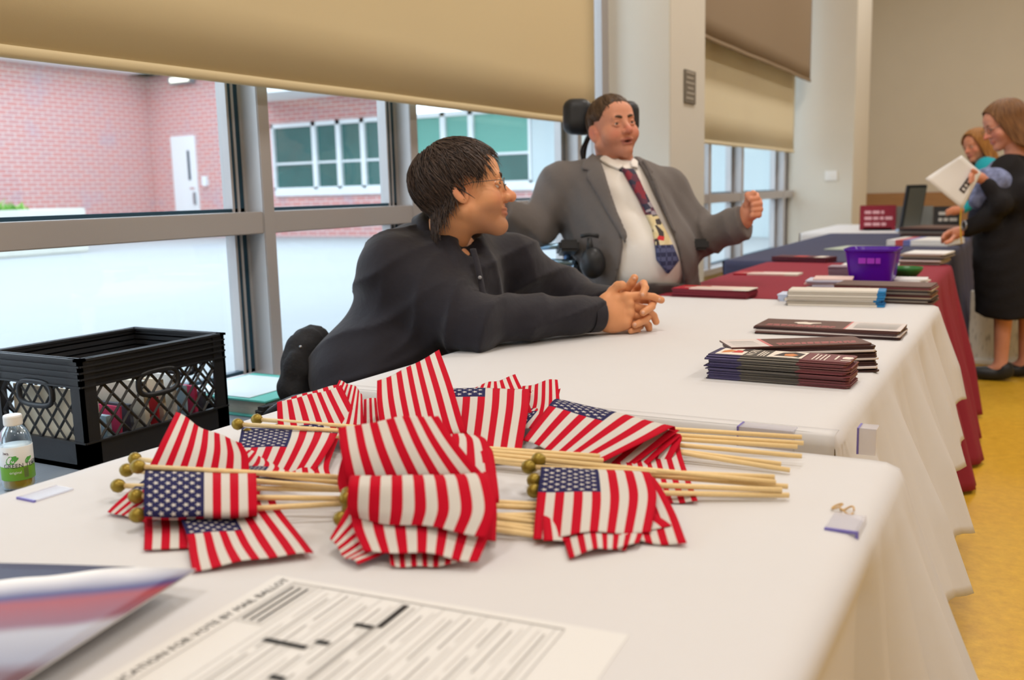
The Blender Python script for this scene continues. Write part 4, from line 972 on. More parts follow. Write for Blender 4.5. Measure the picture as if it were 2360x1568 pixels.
q = pile('leaflet', 'red and white leaflet lying alone on the maroon cloth', 'leaflet', None, (1688, 634), (1836, 637), .12, 1, .008, [M_mred]); redwhite(q[-1])
q = pile('leaflet', 'dark maroon leaflet in the small stack on the maroon cloth near the navy cloth', 'leaflet', 'dark maroon leaflets near the navy cloth', (1778, 602), (1905, 606), .13, 5, .005, [mat('leaflet_dark_maroon', lin(84, 20, 36), .5)], z=T + .004)
printed(q[-1], [('printed_strip', rect(-.05, .02, -.03, .04), M_redp), ('printed_strip', rect(.07, .12, -.05, .05), M_cream)])
M_mix = [mat('mag_brown', lin(96, 70, 62), .5), mat('mag_grey', lin(128, 120, 112), .5), mat('mag_dark', lin(54, 46, 48), .5), mat('mag_tan', lin(168, 150, 130), .5), mat('mag_maroon', lin(104, 40, 48), .5)]
pile('magazine', 'assorted brown and grey magazine in the stack in front of the purple bucket', 'magazine', 'magazines in front of the purple bucket', (1922, 694), (2145, 702), .16, 11, .0052, M_mix, jit=.004, ang=.012, z=T + .004)
pile('paper_slip', 'white printed slip in the heap beside the purple bucket', 'paper', 'white slips beside the purple bucket', (1872, 664), (1962, 666), .14, 6, .006, [M_paper, mat('slip_blue', lin(198, 206, 226), .6), mat('slip_pink', lin(226, 200, 194), .6)], jit=.012, ang=.12, z=T + .004)
pile('paper_slip', 'loose white slip between the bucket and the green bowl', 'paper', 'loose slips by the green bowl', (2052, 655), (2128, 656), .12, 3, .006, [M_paper], jit=.015, ang=.2, z=T + .004)
pile('card', 'mauve grey card in the small stack behind the white slips', 'card', 'mauve cards behind the slips', (1908, 640), (1958, 641), .10, 8, .006, [mat('card_mauve', lin(150, 134, 150), .5)], jit=.002, z=T + .004)
pile('paper_slip', 'white sheet behind the purple bucket', 'paper', 'white sheets behind the bucket', (1930, 622), (2060, 624), .2, 3, .006, [M_paper], jit=.01, ang=.05, z=T + .004)
# purple bucket with sweets
bkc = Zp(2010, 652, T + .004); pbk = thing('purple_bucket', 'square purple plastic tub standing among papers on the maroon cloth', 'bucket', tuple(bkc))
def sq(r, z, w=.0): return [(bkc[0] + r * math.copysign(abs(math.cos(t)) ** .35, math.cos(t)), bkc[1] + r * math.copysign(abs(math.sin(t)) ** .35, math.sin(t)), bkc[2] + z) for t in np.linspace(0, 2 * PI, 48, endpoint=False)]
M_bprint = mat('bucket_print', lin(168, 60, 214), .4)
M_pur = mat('purple_plastic', lin(98, 12, 196), .25, spec=.5, trans=.35)
w_ = MB(); w_.grid([sq(.078, 0), sq(.080, .004), sq(.098, .128), sq(.104, .132), sq(.104, .14), sq(.099, .14), sq(.094, .126), sq(.076, .006), sq(.001, .005)], closed=True); w_.add(sq(.078, 0), [tuple(range(48))]); w_.build('tub', M_pur, pbk, smooth=False)
for k in range(12): MB().sphere(bkc + np.array([rng.uniform(-.05, .05), rng.uniform(-.05, .05), .02 + .045 * (k % 2)]), (.024, .018, .016), 6).build('wrapped_sweet', mat('sweet_wrap', lin(60, 16, 120), .5), pbk, smooth=True)
for k, (u0, u1) in enumerate(((-.04, -.012), (-.008, .02), (.024, .042))): MB().span((bkc[0] + u0, bkc[1] - .0985, bkc[2] + .084), (bkc[0] + u1, bkc[1] - .0970, bkc[2] + .106)).build('print_mark', M_bprint, pbk)
# green bowl
gc_ = Zp(2088, 640, T + .004); MBb = MB(); MBb.lathe([(.03, 0), (.04, .004), (.062, .03), (.066, .045), (.062, .045), (.056, .03), (.036, .008), (.001, .006)], gc_, 24)
tag(MBb.build('green_bowl', mat('green_plastic', lin(40, 110, 48), .35), None, smooth=True), 'small green bowl beside the purple tub', 'bowl')
# on the navy cloth
pile('magazine', 'grey magazine at the aisle edge of the navy cloth', 'magazine', 'magazines at the edge of the navy cloth', (2075, 610), (2172, 612), .24, 7, .008, [M_mix[1], M_mix[3], M_paper, M_mix[2]], jit=.006, z=T + .004)
pile('newspaper', 'white newspaper with a red and blue heading on the navy cloth', 'newspaper', 'newspapers on the navy cloth', (2042, 566), (2185, 568), .4, 3, .012, [m_ramp('news', [(0, lin(230, 230, 232)), (.15, lin(200, 90, 90)), (.28, lin(120, 130, 190)), (.4, lin(232, 232, 232))])], jit=.01, z=T + .004)
pile('magazine', 'dark magazine under the hand of the person in black', 'magazine', 'dark magazines at the far end of the navy cloth', (2072, 546), (2196, 548), .45, 5, .014, [M_mix[2], M_mix[0], M_mix[1]], jit=.01, z=T + .004)
pile('leaflet', 'pale green sheet lying alone on the navy cloth', 'leaflet', None, (1898, 576), (1992, 578), .35, 1, .006, [mat('pale_green', lin(178, 190, 176), .6)], z=T + .004)
# on the farthest table: boards, screen, bottle stand
def board(px0, px1, py0, py1, y, m, label, txt=None, tcol=None, size=.09):
    a = Yp(px0, py0, y); b = Yp(px1, py1, y); zb = T + .006
    t = thing('display_board', label, 'sign', ((a[0] + b[0]) / 2, y, zb))
    MB().span((a[0], y, zb), (b[0], y + .02, a[2])).build('panel', m, t, bevel=.003); MB().box(((a[0] + b[0]) / 2, y + .06, zb + .01), ((b[0] - a[0]) / 2.5, .06, .01)).build('foot', M_black, t)
    if txt:
        W_ = b[0] - a[0]; q = random.Random(int(px0))
        for k in range(txt):
            x = a[0] + .04
            while x < a[0] + W_ * .72:
                w = q.uniform(.02, .06); MB().span((x, y - .003, a[2] - .07 - k * .05), (x + w, y + .002, a[2] - .045 - k * .05)).build('print_mark', tcol, t); x += w + .012
YB = 8.6
board(1982, 2064, 474, 512, YB, mat('board_maroon', lin(138, 30, 48), .5), 'maroon display board with white lettering on the far table', 3, mat('board_pink', lin(222, 170, 176), .5))
board(2066, 2150, 476, 510, YB + .1, mat('board_grey', lin(128, 128, 122), .5), 'plain grey display board beside the screen')
board(2152, 2212, 476, 508, YB, mat('board_black', lin(52, 50, 50), .5), 'dark display board near the raised paper', 2, mat('board_white', lin(200, 196, 190), .5))
c_ = Yp(2103, 502, 8.4); c_[2] = T + .004; ts = thing('tablet_screen', 'dark upright screen leaning on a pale blue stand', 'screen', tuple(c_))
R_ = np.array([[math.cos(.9), -math.sin(.9), 0], [math.sin(.9), math.cos(.9), 0], [0, 0, 1]]) @ np.array([[1, 0, 0], [0, math.cos(.18), -math.sin(.18)], [0, math.sin(.18), math.cos(.18)]])
MB().box(c_ + np.array([0, 0, .19]), (.10, .016, .185), R_).build('screen_body', M_black, ts, bevel=.005); MB().box(c_ + R_ @ np.array([0, -.017, 0]) + np.array([0, 0, .19]), (.086, .002, .165), R_).build('screen_glass', mat('screen_grey', lin(96, 98, 92), .3), ts)
MB().lathe([(.07, 0), (.07, .012), (.025, .03), (.02, .16)], c_ + np.array([-.06, .02, 0]), 16).build('stand', mat('stand_blue', lin(168, 192, 222), .4), ts, smooth=True)

# ================================================================ PEOPLE
def m_skin(name, base, rough=.5):
    m = mat(name, base, rough, spec=.35, sss=.12, bump=.06, bscale=260); N, L = nodes(m); b = N['Principled BSDF']
    ca = N.new('ShaderNodeVertexColor'); ca.layer_name = 'Col'; n = N.new('ShaderNodeTexNoise'); n.inputs['Scale'].default_value = 30; n.inputs['Detail'].default_value = 4
    tc = N.new('ShaderNodeTexCoord'); L.new(tc.outputs['Object'], n.inputs['Vector'])
    mr = N.new('ShaderNodeMapRange'); mr.inputs[3].default_value = .9; mr.inputs[4].default_value = 1.1; L.new(n.outputs[0], mr.inputs[0])
    mx = N.new('ShaderNodeVectorMath'); mx.operation = 'SCALE'; L.new(ca.outputs[0], mx.inputs[0]); L.new(mr.outputs[0], mx.inputs['Scale']); L.new(mx.outputs[0], b.inputs['Base Color']); return m
def m_hair(name, c1, c2, sc=(1, 1, 1)):
    m = mat(name, c1, .5, spec=.3); N, L = nodes(m); b = N['Principled BSDF']; uv = N.new('ShaderNodeUVMap'); mp = N.new('ShaderNodeMapping'); mp.inputs['Scale'].default_value = (140, 5, 1); L.new(uv.outputs[0], mp.inputs[0])
    n = N.new('ShaderNodeTexNoise'); n.inputs['Scale'].default_value = 1.0; n.inputs['Detail'].default_value = 6; L.new(mp.outputs[0], n.inputs['Vector'])
    r = N.new('ShaderNodeValToRGB'); r.color_ramp.elements[0].position = .35; r.color_ramp.elements[1].position = .72; r.color_ramp.elements[0].color = (*c1, 1); r.color_ramp.elements[1].color = (*c2, 1)
    L.new(n.outputs[0], r.inputs[0]); L.new(r.outputs[0], b.inputs['Base Color'])
    bp = N.new('ShaderNodeBump'); bp.inputs['Strength'].default_value = .6; bp.inputs['Distance'].default_value = .004; L.new(n.outputs[0], bp.inputs['Height']); L.new(bp.outputs[0], b.inputs['Normal']); return m

def head_sculpt(neck_to, nose=1.0, jaw=1.0, cheek=1.0, mouth=0.0, ear=1.0, neck_r=(.056, .060), female=False):
    s = Sculpt()
    s.add(ell((0, -.012, .035), (.074, .096, .083))); s.add(ell((0, .028, -.03), (.060 * cheek, .068, .080)), .03)
    for q in (-1, 1):
        s.add(rcone((q * .051 * jaw, -.006, -.056), (0, .068, -.099), .022 * jaw, .018), .020)
        s.add(ball((q * .038 * cheek, .055, -.034), .027 * cheek), .022)
    s.add(ball((0, .077, -.1), .0175), .018); s.add(ell((0, .05, .045), (.056, .045, .046)), .03)
    s.add(rcone((-.034, .084, .020), (.034, .084, .020), .010, .010), .016)
    for q in (-1, 1): s.sub(ball((q * .033, .106, -.001), .0165), .012)
    s.add(rcone((0, .088, .013), (0, .115, -.029), .0080, .0108 * nose), .012); s.add(ball((0, .1165, -.0325), .0115 * nose), .008)
    for q in (-1, 1): s.add(ball((q * .0135 * nose, .1025, -.0335), .0092 * nose), .007); s.sub(ball((q * .0065, .112, -.0425), .0035), .004)
    for q in (-1, 1):
        e = np.array([q * .0325, .0795, .0]); P = [e + np.array([q * x, y, z]) for x, y, z in ((-.0145, .006, -.0015), (-.005, .0125, .0068), (.006, .0115, .0068), (.0145, .003, -.001))]
        for a, b in zip(P[:-1], P[1:]): s.add(rcone(a, b, .0030, .0030), .004)
        P = [e + np.array([q * x, y, z]) for x, y, z in ((-.0145, .006, -.0015), (-.004, .0125, -.0075), (.006, .0115, -.0070), (.0145, .003, -.001))]
        for a, b in zip(P[:-1], P[1:]): s.add(rcone(a, b, .0024, .0024), .005)
    s.add(ell((0, .0915, -.0615), (.025, .0105, .0055)), .008); s.add(ell((0, .0900, -.0725 - mouth * .5), (.021, .0110, .0066)), .008)
    if mouth: s.sub(ell((0, .105, -.0665 - mouth * .25), (.016, .024, .0025 + mouth * .5)), .003)
    else: s.sub(rcone((-.024, .1035, -.0668), (.024, .1035, -.0668), .0024, .0024), .003)
    for q in (-1, 1):
        a = .25; R_ = np.array([[1, 0, 0], [0, math.cos(a), -math.sin(a)], [0, math.sin(a), math.cos(a)]]) @ np.array([[math.cos(q * .35), -math.sin(q * .35), 0], [math.sin(q * .35), math.cos(q * .35), 0], [0, 0, 1]])
        s.add(ell((q * .079, -.012, -.012), (.0085, .020 * ear, .033 * ear), R_), .007); s.sub(ell((q * .0885, -.006, -.010), (.007, .011 * ear, .020 * ear), R_), .005); s.add(ball((q * .079, .001, -.012), .005), .004)
    s.add(rcone((0, -.026, -.055), neck_to, *neck_r), .018)
    return s
def head_colors(v, base, lips, red, stub=None, brow=None):
    """v: head-local points"""
    c = np.tile(np.array(base), (len(v), 1)); x, y, z = v.T
    def blend(w, col): nonlocal c; w = np.clip(w, 0, 1)[:, None]; c = c * (1 - w) + np.array(col) * w
    g = lambda cx, cy, cz, r: np.exp(-(((x - cx) ** 2 + (y - cy) ** 2 + (z - cz) ** 2) / r ** 2))
    blend(.55 * (g(.04, .075, -.035, .022) + g(-.04, .075, -.035, .022)), red); blend(.75 * g(0, .116, -.03, .017), red); blend(.5 * (g(.08, -.012, -.01, .03) + g(-.08, -.012, -.01, .03)), red)
    if stub is not None: blend(.6 * np.clip((-.045 - z) / .02, 0, 1) * np.clip((y + .01) / .04, 0, 1) * np.clip((z + .135) / .02, 0, 1), stub)
    w = np.clip(1.25 - np.sqrt((x / .025) ** 2 + ((z + .067) / .0125) ** 2) , 0, .35) / .3 * (y > .085); blend(.5 * w, lips)
    return c
def eyes_mb(fr, scale, look=(0, 0)):
    pass
def frame(fwd, up):
    f = unit(fwd); r = unit(np.cross(f, up)); u = np.cross(r, f); return np.array([r, f, u]).T

def hair_patch(fn, nphi=120, nth=26):
    """fn(phi, t) -> head-local point; phi 0 = face, t 0 crown .. 1 hem"""
    P = []; UV = []
    for t in np.linspace(0.001, 1, nth):
        row = []
        for k in range(nphi):
            ph = 2 * PI * k / nphi; row.append(fn(ph, t)); UV.append((k / nphi, t))
        P.append(row)
    return P, UV
def polar(crown, ph, th, c, r):
    cr = unit(crown); f = unit(np.array([0, 1, 0]) - cr * cr[1]); l = np.cross(cr, f)
    d = math.cos(th) * cr + math.sin(th) * (math.cos(ph) * f + math.sin(ph) * l); return np.array(c) + np.array(r) * d
def interp_phi(tab, ph):
    """tab: list of (phi in -pi..pi, value)"""
    ph = (ph + PI) % (2 * PI) - PI; xs = [a for a, _ in tab]; ys = [b for _, b in tab]; return float(np.interp(ph, xs, ys, period=2 * PI))

def finger(s, pts, r0, r1, k=.006):
    r0 *= 1.14; r1 *= 1.16
    n = len(pts) - 1
    for i in range(n): s.add(rcone(pts[i], pts[i + 1], r0 + (r1 - r0) * i / n, r0 + (r1 - r0) * (i + 1) / n), k if i == 0 else .003)
def nails(mb, pts):
    pass

def person(label, loc, skin, headpos, fwd, up, scale, neck_world, hp, cols, hands=(), inner=None, head_step=.0026, group=None):
    t = thing('person', label, 'person', loc, group)
    F3 = frame(fwd, up); headpos = np.array(headpos); inv = lambda p: (F3.T @ (np.array(p) - headpos)) / scale
    hs = head_sculpt(inv(neck_world), **hp); nt = inv(neck_world)
    lo = np.minimum([-.1, -.125, -.14], nt - .075); hi = np.maximum([.1, .145, .13], nt + .075)
    v, q = surface(hs, lo, hi, head_step)
    mb = MB(); mb.v = [tuple(p) for p in (v * scale) @ F3.T + headpos]; mb.f = [tuple(map(int, r)) for r in q]; mb.mi = [0] * len(q)
    col = head_colors(v, *cols)
    for (hs_, lo_, hi_, st_) in hands:
        hv, hq = surface(hs_, lo_, hi_, st_); o = len(mb.v); mb.v += [tuple(p) for p in hv]; mb.f += [tuple(int(i) + o for i in r) for r in hq]; mb.mi += [0] * len(hq)
        col = np.vstack([col, np.tile(np.array(cols[0]) * [1.0, .95, .92], (len(hv), 1))])
    if inner is not None:
        iv, iq = surface(*inner); o = len(mb.v); mb.v += [tuple(p) for p in iv]; mb.f += [tuple(int(i) + o for i in r) for r in iq]; mb.mi += [0] * len(iq); col = np.vstack([col, np.tile(np.array(cols[0]), (len(iv), 1))])
    body = mb.build('body', skin, t, smooth=True, color=np.hstack([col, np.ones((len(col), 1))]))
    tow = lambda p: F3 @ (np.array(p) * scale) + headpos
    return t, body, tow, F3
M_eyew = mat('eye_white', (.75, .72, .70), .2); M_iris = mat('eye_iris', lin(64, 44, 32), .2)
def add_eyes(t, body, tow, F3, scale, look=(0, 0), lid=0.0):
    for q in (-1, 1):
        e = np.array([q * .0325, .0795, .0]); d = unit([look[0], 1, look[1]])
        o = MB().sphere(tow(e), .0125 * scale, 10).build('eye', M_eyew, t, smooth=True)
        MB().sphere(tow(e + d * .0080), .0062 * scale, 8).build('iris', M_iris, o, smooth=True)
def add_brows(t, tow, m, scale, h=.0, thick=1.0):
    for q in (-1, 1):
        pts = [tow((q * x, y, z + h)) for x, y, z in ((.012, .0985, .0200), (.024, .0990, .0240), (.036, .0935, .0250), (.047, .0835, .0200))]
        MB().tube(catmull(pts, 10), [s * scale * thick for s in np.interp(np.linspace(0, 1, 10), [0, .3, 1], [.0034, .0040, .0016])], 6, flat=(1, .7)).build('eyebrow', m, t, smooth=True)
def strands(tow, gen, n, seg=8, r=.0011, seed=0):
    rr = np.random.default_rng(seed); mb = MB(); uv = []
    for _ in range(n):
        pts = gen(rr, seg)
        if pts is None: continue
        rad = r * rr.uniform(.6, 1.4); k0 = len(mb.v); mb.tube([tow(p) for p in pts], [rad * a for a in np.interp(np.linspace(0, 1, len(pts)), [0, .6, 1], [1, 1, .15])], 3, cap=False)
        u = rr.uniform(); uv += [(u, (i // 3) / len(pts)) for i in range(len(mb.v) - k0)]
    return mb, uv

def rings(P): return [tuple(p) for p in P]
# ---------------------------------------------------------------- MAN IN THE DARK SHIRT
D1_ = 2.55
def W(px, py, d=D1_): return Dp(px, py, d)
M_shirt = mat('dark_shirt', lin(36, 34, 42), .72, spec=.25, bump=.35, bscale=18, sheen=.12, noise=.10, nscale=300)
M_trous = mat('dark_trousers', lin(38, 42, 62), .8, bump=.15, bscale=40)
skin1 = m_skin('skin_warm', lin(216, 156, 112))
fw1 = unit(math.cos(math.radians(4)) * IMG_R + math.sin(math.radians(4)) * IMG_F + .17 * -IMG_D)
up1 = unit(-IMG_D - .17 * IMG_R + .03 * IMG_F)
# hands, folded together
H1 = Sculpt(); BI = np.array([IMG_R, IMG_D, IMG_F]).T
H1.add(rcone(W(1366, 722, 2.655), W(1398, 720, 2.66), .033, .030)); H1.add(rbox(W(1420, 718, 2.665), (.046, .052, .021), .02, BI), .03)
H1.add(ell(W(1412, 738, 2.655), (.04, .034, .022), BI), .02)
for px, py in ((1443, 684), (1452, 702), (1452, 722), (1444, 744)): H1.add(ball(W(px, py, 2.650), .0125), .012)
finger(H1, [W(1443, 684, 2.655), W(1480, 681, 2.665), (W(1506, 685, 2.672)), W(1524, 692, 2.676)], .0105, .0086)
finger(H1, [W(1452, 704, 2.66), W(1488, 712, 2.685), W(1506, 728, 2.70), W(1512, 742, 2.70)], .0104, .0085)
finger(H1, [W(1452, 724, 2.66), W(1482, 738, 2.69), W(1494, 750, 2.705), W(1496, 758, 2.70)], .0100, .0082)
finger(H1, [W(1444, 746, 2.66), W(1462, 757, 2.685), W(1470, 763, 2.69)], .0092, .0078)
finger(H1, [W(1398, 692, 2.66), W(1412, 672, 2.668), W(1424, 660, 2.662), W(1433, 658, 2.655)], .0135, .0112)
HL = Sculpt()
HL.add(rcone(W(1400, 700, 2.77), W(1425, 700, 2.755), .031, .030)); HL.add(rbox(W(1444, 705, 2.735), (.042, .048, .018), .018, BI), .03)
finger(HL, [W(1462, 668, 2.735), W(1483, 654, 2.705), W(1487, 664, 2.660), W(1481, 680, 2.641)], .0104, .0082)
finger(HL, [W(1474, 690, 2.735), W(1506, 694, 2.705), W(1502, 707, 2.665), W(1482, 721, 2.641)], .0106, .0084)
finger(HL, [W(1468, 718, 2.735), W(1496, 728, 2.705), W(1486, 739, 2.665), W(1464, 749, 2.641)], .0102, .0082)
finger(HL, [W(1456, 742, 2.735), W(1476, 752, 2.71), W(1468, 759, 2.675), W(1454, 763, 2.652)], .0090, .0076)
finger(HL, [W(1436, 680, 2.725), W(1446, 664, 2.705), W(1456, 652, 2.695), W(1462, 641, 2.69)], .0118, .0096)
bb = lambda *P: (np.min(P, 0) - .035, np.max(P, 0) + .035)
hl, hh = bb(W(1360, 640, 2.64), W(1530, 770, 2.64), W(1360, 640, 2.8), W(1530, 770, 2.8))
def m1_torso(g=0.0):
    s = Sculpt(); s.add(ell(W(1010, 690, 2.66), (.19 + g, .17 + g, .21 + g))); s.add(rcone(W(925, 618, 2.62), W(1165, 606, 2.78), .098 + g, .085 + g), .07)
    s.add(ell(W(945, 765, 2.62), (.17 + g, .17 + g, .19 + g)), .08); s.add(ell(W(850, 855, 2.60), (.17 + g, .17 + g, .14 + g)), .08)
    s.add(rcone(W(985, 590, 2.67), W(1045, 560, 2.66), .085 + g, .062 + g), .06)
    return s
inner1 = m1_torso(-.03)
inner1.add(rcone(W(905, 620, 2.56), W(1088, 748, 2.50), .05, .045), .04); inner1.add(rcone(W(1088, 748, 2.50), W(1375, 722, 2.655), .042, .03), .02)
inner1.add(rcone(W(1170, 612, 2.78), W(1315, 680, 2.95), .05, .042), .03); inner1.add(rcone(W(1315, 680, 2.95), W(1405, 702, 2.77), .04, .03), .02)
hipw = W(850, 855, 2.60); kn1 = np.array([-1.06, 1.98, .50]); kn2 = np.array([-1.06, 2.34, .50]); an1 = np.array([-1.02, 2.0, .10]); an2 = np.array([-1.02, 2.36, .10])
hip1 = hipw + np.array([.04, -.06, -.10]); hip2 = hipw + np.array([.06, .14, -.10])
for a, b, c in ((hip1, kn1, an1), (hip2, kn2, an2)): inner1.add(rcone(a, b, .07, .05), .04); inner1.add(rcone(b, c, .048, .036), .02)
p1, body1, tow1, F1_ = person('seated man in dark shirt and glasses leaning on the white table, hands folded', (hipw[0], hipw[1], 0), skin1, W(1068, 442, 2.56), fw1, up1, 1.06,
    W(1010, 582, 2.66), dict(nose=1.12, jaw=1.04, cheek=1.0, neck_r=(.055, .064)),
    (lin(220, 158, 114), lin(186, 112, 96), lin(210, 124, 98), lin(150, 104, 80)), hands=((H1, hl, hh, .0024), (HL, hl, hh, .0024)),
    inner=(inner1, (-1.9, 1.7, .0), (-.9, 2.75, 1.05), .014))
add_eyes(p1, body1, tow1, F1_, 1.06, (.1, 0)); M_hair1 = m_hair('dark_brown_hair', lin(30, 24, 24), lin(98, 80, 70)); add_brows(p1, tow1, M_hair1, 1.06, thick=1.25)
for pts in ((W(1519, 690, 2.668), IMG_D), (W(1482, 720, 2.632), -IMG_F), (W(1463, 748, 2.632), -IMG_F), (W(1481, 679, 2.633), -IMG_F), (W(1462, 642, 2.682), -IMG_F)):
    MB().sphere(pts[0], (.0052, .0052, .0052), 6).build('fingernail', mat('nail', lin(226, 176, 150), .3), body1, smooth=True)
# hair: long shaggy, swept over the ear
cr1 = (0, -.42, .9); rh1 = np.array([.091, .115, .098]); ch1 = np.array([0, -.014, .035])
def lock(ph, a=0.0): return .035 * math.sin(9 * ph + a) + .028 * math.sin(17 * ph + 1.3 + a) + .018 * math.sin(31 * ph + .4)
hem1 = [(-PI, 3.05), (-2.4, 3.0), (-1.95, 2.5), (-1.7, 1.82), (-1.45, 1.74), (-1.25, 1.92), (-1.05, 2.02), (-.92, 1.80), (-.7, 1.52), (-.45, 1.46), (-.15, 1.36), (.15, 1.48), (.45, 1.62), (.7, 1.52), (1.0, 1.9), (1.45, 1.80), (1.95, 2.5), (2.4, 3.0)]
def polar1(ph, th, k):
    ex = max(0.0, th - 2.02); p = polar(cr1, ph, min(th, 2.02), ch1, rh1 * k); return p + np.array([0, -.008 * ex, -.058 * ex])
def hair1(ph, t):
    th = t * (interp_phi(hem1, ph) + .6 * lock(ph)); k = 1 + .022 * math.sin(13 * ph + 2.5 * t) * min(1, 2 * t) + .014 * math.sin(29 * ph - 2 * t) * min(1, 2 * t) + .05 * max(0, t - .75) - (.10 * max(0, t - .93) / .07)
    return polar1(ph, th, k)
MB().sphere(W(771, 872, 2.36), (.012, .012, .022), 8).build('brake_handle', mat('pale_grip', (.7, .7, .66), .4), None) if False else None
P, UV = hair_patch(hair1, 200, 34); hb = MB().grid([[tow1(p) for p in row] for row in P], closed=True)
hair_o = hb.build('hair', M_hair1, p1, smooth=True, uv=UV, solid=.004)
def gen1(rr, seg):
    ph = rr.uniform(-PI, PI); he = interp_phi(hem1, ph); t0 = rr.uniform(.1, .8); t1 = min(1.16, t0 + rr.uniform(.25, .55)); tw = rr.normal(0, .2); k0 = 1.0 + rr.uniform(.0, .055)
    return [polar1(ph + tw * s, (t0 + (t1 - t0) * s) * he, k0 + (.05 + .10 * max(0, t1 - .95)) * s * rr.uniform(.3, 1)) for s in np.linspace(0, 1, seg)]
mb, uv = strands(tow1, gen1, 1900, 8, .0015, 3); mb.build('hair_strands', M_hair1, hair_o, smooth=True, uv=uv, kind='stuff')
# glasses
M_wire = mat('wire_frame', (.12, .11, .10), .3, .8)
gl = []
for q in (-1, 1):
    rim = [tow1((q * .034 + .0215 * math.cos(a), .1045 - .006 * abs(math.cos(a)) * (1 if q * math.cos(a) > 0 else 0), -.004 + .0155 * math.sin(a))) for a in np.linspace(0, 2 * PI, 26, endpoint=False)]
    gl.append((rim, q))
gr = MB()
for rim, q in gl: gr.tube(rim, .0010, 5, closed=True)
gr.tube([tow1((-.0125, .1065, -.001)), tow1((0, .1095, .002)), tow1((.0125, .1065, -.001))], .0011, 5)
gobj = gr.build('glasses_frame', M_wire, p1, smooth=True)
for q in (-1, 1): MB().tube([tow1((q * .0555, .0985, .001)), tow1((q * .069, .09, .002)), tow1((q * .079, .02, .004)), tow1((q * .082, -.02, -.004))], .0011, 5).build('glasses_temple', M_wire, gobj, smooth=True)
for rim, q in gl: MB().add(rim, [tuple(range(26))]).build('lens', M_pane, gobj)
# shirt
sh = m1_torso(.0)
up_a, up_b = W(905, 622, 2.52), W(1086, 746, 2.46)
sh.add(rcone(up_a, up_b, .100, .078), .05); sh.add(rcone(W(1086, 744, 2.465), W(1378, 724, 2.655), .076, .049), .03)
sh.add(rcone(W(1178, 612, 2.78), W(1318, 680, 2.95), .088, .07), .05); sh.add(rcone(W(1318, 680, 2.95), W(1410, 698, 2.775), .062, .044), .03)
axu = unit(up_b - up_a).astype(np.float32); fo = unit(np.cross(axu, IMG_F)).astype(np.float32); elb = W(1086, 744, 2.465).astype(np.float32); chest = W(1100, 660, 2.6).astype(np.float32)
def folds1(p):
    de = np.linalg.norm(p - elb, axis=1); w = np.exp(-(de / .17) ** 2)
    a = p @ axu * 62 + 1.6 * np.sin(p @ fo * 14) + 1.2 * fnoise(p, 9, 4)
    dc = np.linalg.norm(p - chest, axis=1); wc = np.exp(-(dc / .16) ** 2)
    b = p @ (IMG_R - .3 * IMG_D).astype(np.float32) * 60 + 1.5 * fnoise(p, 10, 9)
    rg = lambda x: 1.6 * (1 - np.abs(np.sin(x * .5))) ** 2 - .5
    return -.013 * w * rg(a) - .010 * wc * rg(b) + .010 * fnoise(p, 22, 2) - .006 * rg(p @ (IMG_D + .5 * IMG_R).astype(np.float32) * 55 + 2.5 * fnoise(p, 9, 12)) * (1 - w)
sh.warp(folds1)
nb = W(1035, 565, 2.655); nd = unit(W(1075, 470, 2.60) - nb)
cutp = (nb + nd * .035).astype(np.float32); ndf = nd.astype(np.float32)
sh.sub(lambda p: np.maximum(np.linalg.norm(np.cross(p - cutp, ndf), axis=1) - .07, -((p - cutp) @ ndf)), .01)
wr = W(1382, 724, 2.66).astype(np.float32); wd = unit(W(1382, 724, 2.66) - W(1300, 730, 2.60)).astype(np.float32)
sh.sub(lambda p: np.maximum(-((p - wr) @ wd), np.linalg.norm(p - wr, axis=1) - .12), .004)
sh.sub(ball(W(1088, 562, 2.555), .036), .012)
sculpt_mb(sh, (-1.95, 1.68, .46), (-.95, 2.75, 1.10), .0065).build('shirt', M_shirt, p1, smooth=True)
# collar, placket, cuff
R0 = unit(np.cross(nd, IMG_F)); R1 = np.cross(nd, R0); colr = []
fa = math.atan2(unit(W(1095, 575, 2.55) - nb) @ R1, unit(W(1095, 575, 2.55) - nb) @ R0)
for t, rr_, hh_ in ((0, .092, -.006), (.35, .089, .036), (.6, .095, .046), (1, .120, .012)):
    row = []
    for a in np.linspace(fa + .22, fa + 2 * PI - .22, 44):
        k = math.cos(a - fa); row.append(nb + R0 * rr_ * math.cos(a) + R1 * rr_ * math.sin(a) + nd * (hh_ + .016 - .040 * max(0, k)))
    colr.append(row)
MB().grid(colr).build('collar', M_shirt, p1, smooth=True, solid=.003)
pk = catmull([W(1090, 574, 2.505), W(1100, 610, 2.482), W(1108, 650, 2.468), W(1115, 690, 2.455)], 14)
MB().tube(pk, .009, 6, flat=(.35, 1)).build('placket', M_shirt, p1, smooth=True)
for px, py, d in ((1106, 640, 2.46), (1115, 688, 2.448)): MB().sphere(W(px, py, d), .005, 6).build('button', mat('button_grey', (.3, .3, .32), .3), p1, smooth=True)
cf = unit(W(1382, 724, 2.66) - W(1330, 727, 2.62)); c0_ = W(1372, 725, 2.652); u1 = unit(np.cross(cf, [0, 0, 1.0])); u2 = np.cross(cf, u1)
MB().grid([[c0_ + cf * s + (u1 * math.cos(a) + u2 * math.sin(a)) * r for a in np.linspace(0, 2 * PI, 28, endpoint=False)] for s, r in ((-.03, .0505), (.006, .0500), (.010, .048), (.008, .044))], closed=True).build('cuff', M_shirt, p1, smooth=True)
tr = Sculpt(); tr.add(ell(hipw + np.array([0, 0, -.09]), (.18, .19, .10)))
for a, b, c in ((hip1, kn1, an1), (hip2, kn2, an2)): tr.add(rcone(a, b, .088, .066), .04); tr.add(rcone(b, c, .064, .055), .02)
tr.sub(lambda p: .70 - p[:, 2], .01)
